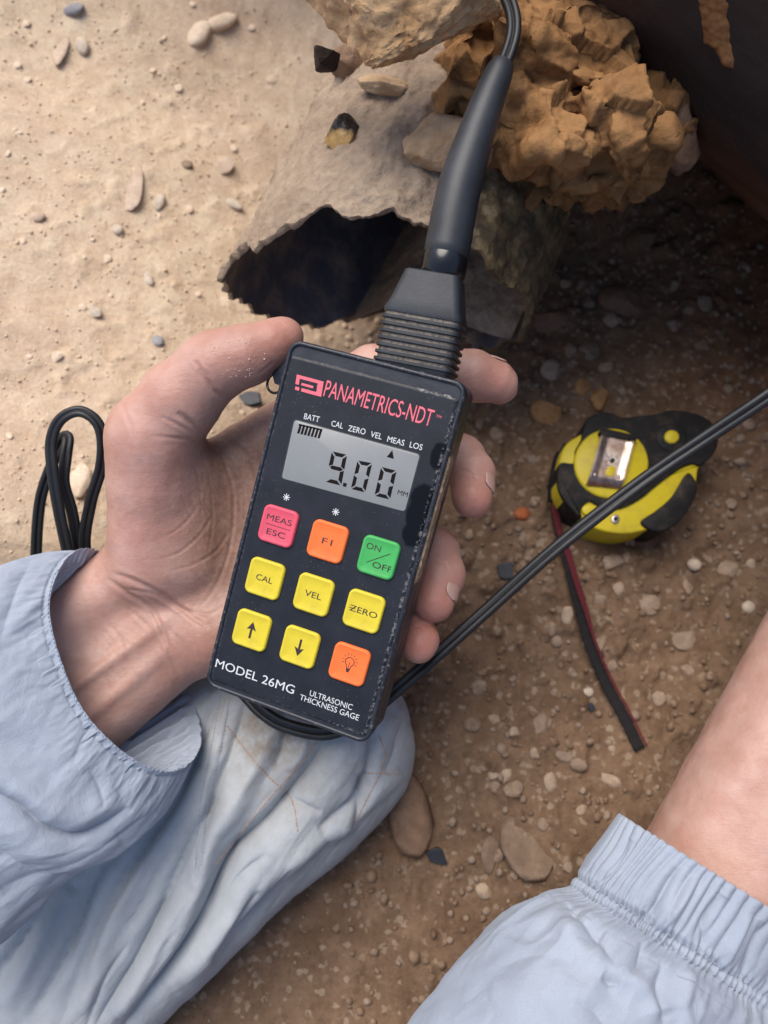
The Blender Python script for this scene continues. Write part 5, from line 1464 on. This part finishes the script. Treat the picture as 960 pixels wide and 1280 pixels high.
for pts, w, d in (([(845, 1085), (820, 1130), (790, 1160)], 8, -.003), ([(870, 1098), (850, 1130), (815, 1165)], 9, .0026), ([(905, 1120), (882, 1150), (880, 1190)], 10, -.0034), ([(790, 1050), (765, 1085), (742, 1105)], 8, -.0026), ([(935, 1140), (915, 1180), (905, 1215)], 9, .003), ([(950, 1150), (940, 1190), (925, 1230)], 7, -.0026),
                  ([(700, 1115), (720, 1150), (750, 1180), (770, 1215)], 9, -.0036), ([(690, 1130), (705, 1165), (735, 1200)], 12, .0028), ([(765, 1225), (790, 1230), (812, 1250), (825, 1285)], 12, .003), ([(752, 1222), (775, 1232)], 6, -.004), ([(800, 1180), (795, 1210), (775, 1225)], 7, -.0028), ([(825, 1200), (820, 1245), (835, 1290)], 8, -.0026), ([(860, 1215), (850, 1255), (860, 1290)], 7, .0022),
                  ([(600, 1170), (640, 1150), (700, 1150), (745, 1180)], 16, .003), ([(610, 1215), (660, 1195), (720, 1205)], 20, -.0016), ([(720, 1250), (745, 1265), (760, 1290)], 12, -.002)):
    fd += fold(pg_, pts, w, d)
d3 += (fd * front).reshape(d3.shape)
d3 += .0008 * np.exp(-((Ss + 5) / 4) ** 2)
G = G + Nn * d3[..., None]
c_ = G[0].mean(0); NI = 40; si = np.linspace(0, 1, NI)[1:]
axw = Q(*(A0 + AD * 60), .370) - Q(*A0, .372)
Gi = np.stack([c_ + axw * 1.0 * s_ + (G[0] - c_) * (1 - .03 * min(1, s_ * 8) - .16 * s_) for s_ in si])
sl2 = finish_cloth('jacket_sleeve', toW(np.concatenate([Gi[::-1], G])), True, M['jacket'], person)
bpy.context.view_layer.update(); b3 = bvh_of(sl2)
for s_ in (87, 101):
    pts = [tuple(A0 + AD * s_ + PD * r) for r in np.linspace(150, -90, 14)]
    stitches('elastic_stitching', pts, b3, M['thread'], sl2, 6.5, 4.6, .00024, .8)

# --- grains of sand stuck to the thumb
bh = bvh_of(person); V, F = [], []; nb = len(ICO[1][0]); k = 0
for _ in range(46):
    gx_, gy_ = (rng.uniform(284, 318), rng.uniform(461, 472)) if rng.random() < .45 else (rng.uniform(262, 352), rng.uniform(425, 476))
    h, n = cast(bh, gx_, gy_)
    if h is None or abs(cpx(((h - CAM0) @ ROT)[None])[0, 0] - gx_) > 3: continue
    V.append(ICO[1][0] * rng.uniform(.00018, .00042) * rng.uniform(.7, 1.2, 3) + h); F.append(ICO[1][1] + k * nb); k += 1
so = obj('sand_grains', mesh('sand_grains', np.concatenate(V), np.concatenate(F), M['pale_stone'])); tag(so, 'pale sand grains stuck to the thumb', 'sand', None, 'stuff')
